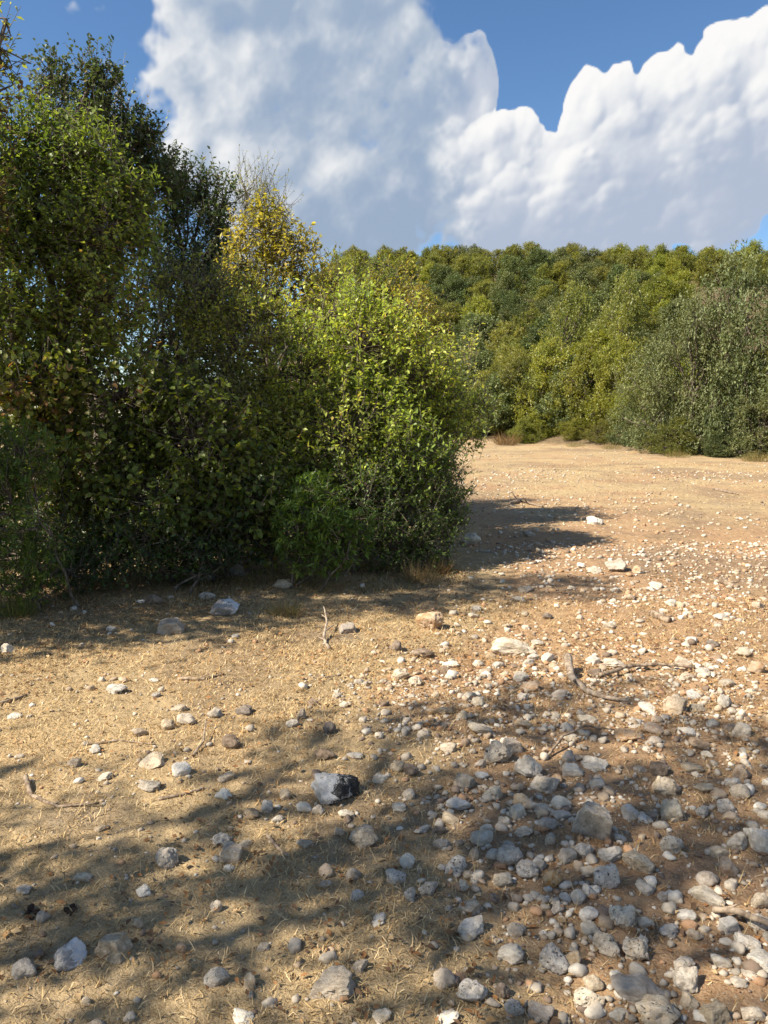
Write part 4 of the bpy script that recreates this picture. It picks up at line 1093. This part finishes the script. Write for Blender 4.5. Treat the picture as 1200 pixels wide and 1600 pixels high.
# more single stones: scattered over the thick stone field, largest first
def clear(x, y, r):
    for s in stones:
        if (s['x'] - x) ** 2 + (s['y'] - y) ** 2 < (0.42 * (s['W'] + 2 * r)) ** 2: return False
    return True
MATP = ['pale', 'white', 'grey', 'tan', 'orange', 'brown', 'pitted']
tries = 0
while len(stones) < 298 and tries < 20000:
    tries += 1
    px, py = rng.uniform(560, 1230), rng.uniform(900, 1600)
    x, y = at(px, py)
    if rng.rand() > float(stony(np.array(x), np.array(y))): continue
    Wm = rng.uniform(0.055, 0.10)
    if Wm / math.hypot(y, CAMH) * F < 16: continue
    if not clear(x, y, Wm * 0.5): continue
    wts = [0.30, 0.13, 0.10, 0.22, 0.12, 0.05, 0.08] if y > 4.4 else [0.24, 0.10, 0.26, 0.12, 0.05, 0.05, 0.18]
    mt = MATP[rng.choice(7, p=wts)]
    sh = 'pitted' if mt == 'pitted' else ['angular', 'round', 'flat', 'block'][rng.choice(4, p=[0.55, 0.10, 0.22, 0.13])]
    stones.append(dict(x=x, y=y, W=Wm, D=Wm * rng.uniform(0.65, 0.95), H=Wm * rng.uniform(0.42, 0.75), mat=mt, shape=sh, label=None, phrase=None, pw=Wm / math.hypot(y, CAMH) * F))
# labels from the nearest named stone
marks = [s for s in stones if s['phrase']]
def size_word(w):
    return 'large' if w > 0.16 else 'medium' if w > 0.095 else 'small' if w > 0.055 else 'tiny'
buck = {}
for s in stones:
    if s['label']: continue
    m = min(marks, key=lambda q: (q['x'] - s['x']) ** 2 + (q['y'] - s['y']) ** 2)
    dx, dy = s['x'] - m['x'], s['y'] - m['y']
    rel = ('right of' if dx > 0 else 'left of') if abs(dx) > abs(dy) else ('behind' if dy > 0 else 'in front of')
    key = (size_word(s['W']), SC[s['mat']], SHW[s['shape']], rel, m['phrase'])
    buck.setdefault(key, []).append((dx * dx + dy * dy, s))
for key, lst in buck.items():
    lst.sort(key=lambda t: t[0])
    for i, (_, s) in enumerate(lst):
        base = '%s %s %s stone %s %s' % key
        s['label'] = base if len(lst) == 1 else '%s, %s such outward' % (base, ordinal(i))
for i, s in enumerate(stones):
    big = s['pw'] > 37 and s['y'] < 7.5
    n = 4 if big else 3
    seed = 1000 + i if big else 500 + (i * 7) % 9
    me = stone_mesh(n, seed, s['shape'])
    o = bpy.data.objects.new('stone', me); COL.objects.link(o)
    gz_ = float(ground(s['x'], s['y']))
    o.scale = (s['W'] / 2, s['D'] / 2, s['H'] / 2 * 1.12)
    sink = 0.44 if s['shape'] != 'flat' else 0.48
    o.location = (s['x'], s['y'], gz_ + s['H'] * (0.5 - sink * 0.62))
    if not s['phrase']: o.scale.z *= 1.08
    tilt = 0.16
    o.rotation_euler = (rng.normal(0, tilt), rng.normal(0, tilt), rng.normal(0, 0.35) if s['phrase'] else rng.uniform(-0.6, 0.6) + (math.pi if rng.rand() < 0.5 else 0))
    if s['phrase'] == 'the leaning grey slab': o.rotation_euler = (0.45, 0.30, -0.35); o.location.z += 0.0
    if s['phrase'] == 'the flat tan slab': o.rotation_euler = (0.1, 0.12, -0.5)
    if s['phrase'] in ('the tilted pale slab', 'the elongated speckled stone'): o.rotation_euler = (0.05, 0.25, -0.6)
    if s['phrase'] == 'the long pale rock': o.rotation_euler = (0, 0.08, -0.15)
    if s['phrase'] == 'the black-and-white boulder': o.rotation_euler = (0.1, 0.22, 0.0)
    o.material_slots[0].link = 'OBJECT'; o.material_slots[0].material = MS[s['mat']]
    tag(o, s['label'], 'stone', 'stones lying on the dry field')

# the countless small stones: one mass
rng = np.random.RandomState(2718)
def scatter(n, ylo, yhi, wlo, whi, ico, base_d, key, xmax=None):
    """px-uniform-ish scatter in world space inside the view wedge (and a margin beside it)"""
    Y = np.sqrt(rng.uniform(ylo ** 2, yhi ** 2, n)); X = rng.uniform(-0.68, 0.70, n) * Y + rng.normal(0, 0.2, n)
    s = stony(X, Y)
    clump = vnoise2(X * 3.1 + 50, Y * 3.1)
    drift = vnoise2(X * 0.55 + 11, Y * 0.4 + 70)
    keep = rng.rand(n) < (base_d + (1 - base_d) * s) * (0.35 + 1.1 * clump) * np.where(Y > 8, 0.25 + 1.5 * sstep(drift, 0.35, 0.75), 1.0)
    keep &= (Y < edge_y(X) + 0.5)
    X, Y, s = X[keep], Y[keep], s[keep]
    u = rng.rand(len(X)); Wm = wlo * (whi / wlo) ** (u ** 1.6)
    return X, Y, Wm, s
VV, TT, CC = [], [], []
cnt = 0
SCOL = np.array([(0.60, 0.52, 0.41), (0.70, 0.64, 0.54), (0.46, 0.40, 0.32), (0.52, 0.40, 0.28), (0.50, 0.30, 0.17), (0.26, 0.19, 0.14)])
base_shapes = {n: [stone_shape(n, 900 + i, kd)[0] for i, kd in enumerate(['angular', 'block', 'flat', 'angular', 'block', 'round', 'angular', 'flat'])] for n in (-1, 0, 1)}
for (n, ylo, yhi, wlo, whi, ico, bd) in ((2400, 1.55, 4.5, 0.030, 0.064, 1, 0.04), (7000, 1.55, 4.5, 0.014, 0.034, 0, 0.15), (14000, 1.5, 5.0, 0.005, 0.015, -1, 0.12), (2900, 4.3, 9, 0.036, 0.080, 1, 0.05),
                                         (8000, 4.3, 9, 0.016, 0.042, 0, 0.14), (9000, 4.5, 9, 0.008, 0.018, -1, 0.12), (8000, 9, 20, 0.02, 0.085, 0, 0.25), (8000, 17, 38, 0.03, 0.10, -1, 0.35)):
    X, Y, Wm, s = scatter(n, ylo, yhi, wlo, whi, ico, bd, 0)
    m = len(X)
    Z = ground(X, Y)
    zr = rng.rand(m) * 6.283; ca, sa = np.cos(zr), np.sin(zr)
    asp = rng.uniform(0.6, 1.0, m); hh = rng.uniform(0.35, 0.8, m)
    wts = np.where(Y[:, None] > 4.4, np.array([[0.30, 0.16, 0.06, 0.27, 0.15, 0.06]]), np.array([[0.28, 0.14, 0.26, 0.16, 0.07, 0.09]]))
    ci = (rng.rand(m)[:, None] > np.cumsum(wts, 1)).sum(1).clip(0, 5)
    col = SCOL[ci] * rng.uniform(0.7, 1.1, m)[:, None]
    si = rng.randint(0, 8, m)
    f = ICO[ico][1]
    for q in range(8):
        sel = np.where(si == q)[0]
        bs = base_shapes[ico][q]
        x = bs[None, :, 0] * Wm[sel, None] / 2; y = bs[None, :, 1] * (Wm * asp)[sel, None] / 2; z = bs[None, :, 2] * (Wm * hh)[sel, None] / 2
        vx = x * ca[sel, None] - y * sa[sel, None] + X[sel, None]; vy = x * sa[sel, None] + y * ca[sel, None] + Y[sel, None]; vz = z + (Z + Wm * hh * 0.22)[sel, None]
        v = np.stack([vx, vy, vz], -1).reshape(-1, 3)
        t = (np.arange(len(sel))[:, None, None] * len(bs) + f[None]).reshape(-1, 3) + cnt
        VV.append(v); TT.append(t); CC.append(np.repeat(col[sel], len(bs), 0)); cnt += len(v)
tag(obj('gravel', mesh_np('gravel', np.concatenate(VV), np.concatenate(TT), MS_STUFF, False, np.concatenate(CC))), 'countless small pale and tan stones strewn over the field', None, None, 'stuff')

# ------------------------------------------------------------------ dry grass mat, stalks and leaf litter
def grass_mass(name, label, n, ylo, yhi, llo, lhi, width, flat, seed, dens_fn, cols):
    r = np.random.RandomState(seed)
    Y = np.sqrt(r.uniform(ylo ** 2, yhi ** 2, n)); X = r.uniform(-0.60, 0.62, n) * Y + r.normal(0, 0.12, n)
    k_ = r.rand(n) < dens_fn(X, Y); X, Y = X[k_], Y[k_]; n = len(X)
    Z = ground(X, Y)
    a = r.rand(n) * 6.283; tl = np.abs(r.normal(0, 0.45, n)) + flat
    el_ = np.clip(1.25 - tl, 0.02, 1.4)
    L = llo + (lhi - llo) * r.rand(n) ** 2
    d = np.stack([np.cos(a) * np.cos(el_), np.sin(a) * np.cos(el_), np.sin(el_)], 1)
    sd = np.stack([-np.sin(a), np.cos(a), np.zeros(n)], 1) + r.normal(0, 0.4, (n, 3)); sd = norm(sd)
    b = np.stack([X, Y, Z - 0.003], 1)
    bend = r.normal(0, 0.35, (n, 3)); bend[:, 2] -= 0.25
    mid = b + d * (L * 0.55)[:, None]; tip = mid + norm(d + bend) * (L * 0.45)[:, None]
    tip[:, 2] = np.maximum(tip[:, 2], Z + 0.004); 
    w = (width * (0.6 + 0.8 * r.rand(n)) * (1 + np.clip(Y - 3, 0, 10) * 0.16))[:, None]
    V = np.stack([b - sd * w * 0.5, b + sd * w * 0.5, mid + sd * w * 0.45, mid - sd * w * 0.45, tip], 1).reshape(-1, 3)
    i = np.arange(n)[:, None] * 5
    T = np.concatenate([i + np.array([[0, 1, 2]]), i + np.array([[0, 2, 3]]), i + np.array([[3, 2, 4]])])
    cn = vnoise2(X * 1.9 + 7, Y * 1.9); cols = np.array(cols)
    ix = np.clip((cn * 0.7 + r.rand(n) * 0.6 - 0.15) * len(cols), 0, len(cols) - 1).astype(int)
    c = cols[ix] * (0.65 + 0.7 * r.rand(n))[:, None]
    return tag(obj(name, mesh_np(name, V, T, M_STRAW, False, np.repeat(c, 5, 0))), label, None, None, 'stuff')
shade_path = lambda X, Y: sstep(Y, 5.6, 6.4) * sstep(X, -0.2, 0.3)
GC = [(0.29, 0.20, 0.10), (0.42, 0.305, 0.15), (0.54, 0.40, 0.21), (0.64, 0.50, 0.29), (0.46, 0.29, 0.125)]
grass_mass('dry_grass', 'short dry straw-coloured grass matting the ground', 210000, 1.45, 6.2, 0.014, 0.055, 0.0030, 0.30, 81,
           lambda X, Y: (0.45 + 1.1 * (vnoise2(X * 2.3, Y * 2.3) - 0.3) + 0.5 * (vnoise2(X * 9.3, Y * 9.3) - 0.5)) * (1 - 0.6 * stony(X, Y)), GC)
grass_mass('far_dry_grass', 'thin dry grass on the field beyond the sunlit strip', 60000, 6.0, 22, 0.03, 0.08, 0.004, 0.4, 82,
           lambda X, Y: (0.25 + 0.9 * (vnoise2(X * 1.1, Y * 1.1) - 0.25)) * (1 - 0.5 * stony(X, Y)) * (1 - 0.6 * shade_path(X, Y) * (Y < 9)), GC)
grass_mass('tall_dry_stalks', 'sparse longer dry stalks leaning among the stones', 2600, 1.6, 7.5, 0.06, 0.20, 0.0016, 0.15, 83,
           lambda X, Y: 0.15 + 0.85 * stony(X, Y) * (vnoise2(X * 2.7 + 30, Y * 2.7) > 0.5), [(0.46, 0.33, 0.16), (0.55, 0.42, 0.22)])
grass_mass('weeds', 'ragged dry weeds along the foot of the thicket', 26000, 5.4, 7.6, 0.03, 0.13, 0.003, 0.10, 85,
           lambda X, Y: ((X < 0.75) & (Y > np.interp(X, [-4, -2.6, -0.6, 0.1, 0.8], [5.4, 5.75, 6.35, 6.5, 6.9]))) * (0.25 + 0.75 * (vnoise2(X * 3.3, Y * 3.3) > 0.45)), [(0.20, 0.14, 0.07), (0.30, 0.21, 0.10), (0.14, 0.13, 0.045), (0.36, 0.26, 0.13)])
def litter(n, seed):
    r = np.random.RandomState(seed)
    Y = np.sqrt(r.uniform(1.6 ** 2, 7.5 ** 2, n)); X = r.uniform(-0.56, 0.56, n) * Y
    cl = vnoise2(X * 1.4 + 90, Y * 1.4 + 3); zone = np.exp(-((X - 0.7) / 1.3) ** 2 - ((Y - 4.6) / 0.9) ** 2)
    k_ = r.rand(n) < np.clip(0.12 + 1.0 * zone + 0.5 * (cl > 0.62) + 0.7 * ((Y > 5.7) & (X < 0.9)), 0, 1) * 0.8; X, Y = X[k_], Y[k_]; n = len(X)
    a = r.rand(n) * 6.283
    ax_ = norm(np.stack([np.cos(a), np.sin(a), r.normal(0, 0.25, n)], 1)); nr = norm(np.stack([r.normal(0, 0.4, n), r.normal(0, 0.4, n), np.ones(n)], 1))
    L = r.uniform(0.012, 0.034, n)
    c = np.array([(0.34, 0.17, 0.07), (0.42, 0.25, 0.11), (0.24, 0.13, 0.06), (0.48, 0.34, 0.18), (0.16, 0.10, 0.06)])[r.randint(0, 5, n)] * r.uniform(0.7, 1.2, n)[:, None]
    me = leaf_mesh('leaf_litter', M_LITTER, np.stack([X, Y, ground(X, Y) + r.uniform(0.004, 0.018, n)], 1), ax_, nr, L, L * r.uniform(0.35, 0.7, n), c, 0.25)
    return tag(obj('leaf_litter', me), 'small dead brown leaves and chaff lying in the grass', None, None, 'stuff')
litter(30000, 84)

# ------------------------------------------------------------------ sticks and dead branches
def stick(name, label, pts_px, r0, r1, mat, lift=0.6, twigs=(), seed=1, zs=None):
    r = np.random.RandomState(seed)
    P3 = []
    for i, (px, py) in enumerate(pts_px):
        x, y = at(px, py); P3.append((x, y, float(ground(x, y)) + r0 * lift + (zs[i] if zs else 0)))
    P3 = np.array(P3)
    # resample and wobble
    t = np.linspace(0, len(P3) - 1, 5 * (len(P3) - 1) + 1); i0 = np.minimum(t.astype(int), len(P3) - 2); f = (t - i0)[:, None]
    pp = P3[i0] * (1 - f) + P3[i0 + 1] * f
    Ltot = np.linalg.norm(np.diff(P3, axis=0), axis=1).sum()
    pp[1:-1] += r.normal(0, 0.008 * Ltot / max(1, len(P3) - 1), pp[1:-1].shape)
    base = pp[0].copy(); pp = pp - base
    tb = Tubes(); rad = np.linspace(r0, r1, len(pp)) * r.uniform(0.85, 1.15, len(pp))
    tb.add(pp, rad, 8)
    root = tag(empty(name, base), label, 'stick')
    obj('stem', tb.mesh('stem', mat), root)
    for (tt, ang, L) in twigs:
        j = int(tt * (len(pp) - 1)); d = norm(pp[min(j + 1, len(pp) - 1)] - pp[max(j - 1, 0)])
        dd = np.array([d[0] * math.cos(ang) - d[1] * math.sin(ang), d[0] * math.sin(ang) + d[1] * math.cos(ang), 0.35])
        e = pp[j] + norm(dd) * L
        t2 = Tubes(); t2.add(curve_pts(r, pp[j], e, 5, 0.2), np.linspace(rad[j] * 0.7, 0.0015, 5), 6)
        obj('side_twig', t2.mesh('side_twig', mat), root)
    return root
stick('dead_branch', 'thick weathered branch bent upward at one end on the sunlit stones', [(886, 1043), (893, 1068), (915, 1080), (945, 1090), (982, 1094)], 0.024, 0.008, M_DEADPALE, twigs=[(0.3, -0.7, 0.10)], seed=1, zs=[0.07, 0.02, 0, 0, 0])
stick('dead_branch', 'long straight grey-brown branch lying above the bent branch', [(936, 1058), (985, 1046), (1030, 1044), (1086, 1048)], 0.013, 0.008, M_DEAD, twigs=[(0.5, 0.6, 0.08)], seed=2, zs=[0.02, 0.03, 0.03, 0.02])
stick('thin_stick', 'thin arched stick at the shade line below the bent branch', [(852, 1180), (880, 1160), (915, 1148), (960, 1146)], 0.007, 0.003, M_DEAD, seed=3, zs=[0.0, 0.05, 0.06, 0.03])
stick('forked_stick', 'curved forked stick on the shaded grass near the picture edge', [(40, 1216), (48, 1236), (90, 1255), (155, 1250)], 0.011, 0.004, M_DEAD, twigs=[(0.66, 0.9, 0.05)], seed=4, zs=[0.02, 0, 0, 0.01])
stick('thin_stick', 'dark stick lying on the sunlit grass above the rubble', [(278, 1056), (318, 1058), (350, 1050)], 0.010, 0.006, M_DEAD, twigs=[(0.4, 0.6, 0.05)], seed=5)
stick('thin_stick', 'long thin twig on the grass beside the pale pebble', [(132, 1160), (190, 1152), (243, 1158)], 0.005, 0.003, M_DEAD, seed=6)
stick('pale_stick', 'pale forked twig poking up from the grass near the white angular stone', [(299, 1178), (318, 1160), (322, 1136)], 0.006, 0.003, M_DEADPALE, seed=7, zs=[0, 0.02, 0.05])
stick('thin_stick', 'dark broken stick at the picture edge on the sunny grass', [(-4, 1098), (18, 1090), (42, 1082)], 0.012, 0.007, M_DEAD, seed=8)
stick('thin_stick', 'short dark curved stick by the flat-topped tan block', [(418, 1300), (434, 1320), (450, 1333)], 0.008, 0.005, M_DEAD, seed=9)
stick('dark_branch', 'dark straight branch running out of the picture past the tilted pale slab', [(1114, 1430), (1150, 1446), (1210, 1470)], 0.010, 0.009, M_DEAD, twigs=[(0.2, 0.8, 0.06)], seed=10, zs=[0.02, 0.04, 0.04])
stick('bleached_root', 'bleached forked root standing on the sunlit strip', [(514, 1010), (506, 998), (511, 980), (506, 966)], 0.013, 0.004, M_DEADPALE, twigs=[(0.5, -0.9, 0.10), (0.3, 0.8, 0.06), (0.75, 0.7, 0.05)], seed=11, zs=[0, 0.02, 0.07, 0.12])
stick('thin_stick', 'thin straight stick below the bleached root', [(487, 1058), (512, 1057), (536, 1052)], 0.007, 0.005, M_DEAD, seed=12)
stick('fallen_branch', 'fallen dark branch in the thicket shadow on the far path', [(795, 787), (815, 782), (848, 791)], 0.035, 0.015, M_DEAD, twigs=[(0.3, 0.7, 0.4), (0.6, -0.6, 0.35)], seed=13)
stick('fallen_branch', 'thin branch far out on the sunny field', [(1115, 765), (1132, 768), (1153, 773)], 0.03, 0.015, M_DEAD, seed=14)
stick('thin_stick', 'dark twig near the thicket corner beside the feathery shrub', [(22, 1003), (48, 1001), (72, 997)], 0.008, 0.005, M_DEAD, seed=15)
stick('thin_stick', 'pale brown stick between the white stone and the low flat stone', [(247, 1240), (285, 1234), (316, 1226)], 0.008, 0.004, M_DEAD, seed=16)
stick('dead_branch', 'short thick dark log among the sunlit tan stones', [(1019, 962), (1032, 967), (1046, 972)], 0.030, 0.024, M_DEAD, seed=17)
stick('dead_branch', 'dark weathered wood chunk on the far sunlit stones', [(1126, 908), (1138, 914), (1152, 920)], 0.035, 0.02, M_DEAD, twigs=[(0.4, 1.0, 0.15)], seed=18)

# ------------------------------------------------------------------ dung
def dung(label, px, py, Wm, seed):
    r = np.random.RandomState(seed); x, y = at(px, py); base = np.array([x, y, float(ground(x, y))])
    VV, TT, c = [], [], 0
    root = tag(empty('dung', base), label, 'dung')
    for i in range(9):
        V, f = stone_shape(2, 700 + seed * 10 + i, 'round')
        V = V * np.array([1, 1, 0.8]) * r.uniform(0.22, 0.42) * Wm * 0.5 + np.append(r.normal(0, 0.26, 2) * Wm, r.uniform(0.05, 0.22) * Wm)
        o = obj('clod', mesh_np('clod', V, f, M_DUNG, True, np.tile(np.array([[0.055, 0.036, 0.026]]) * r.uniform(0.7, 1.4), (len(V), 1))), root)
    return root
dung('dark dung heap beside the grey stone near the picture edge', 50, 1417, 0.055, 1)
dung('dark dung heap just right of the other, in the grass', 110, 1419, 0.05, 2)
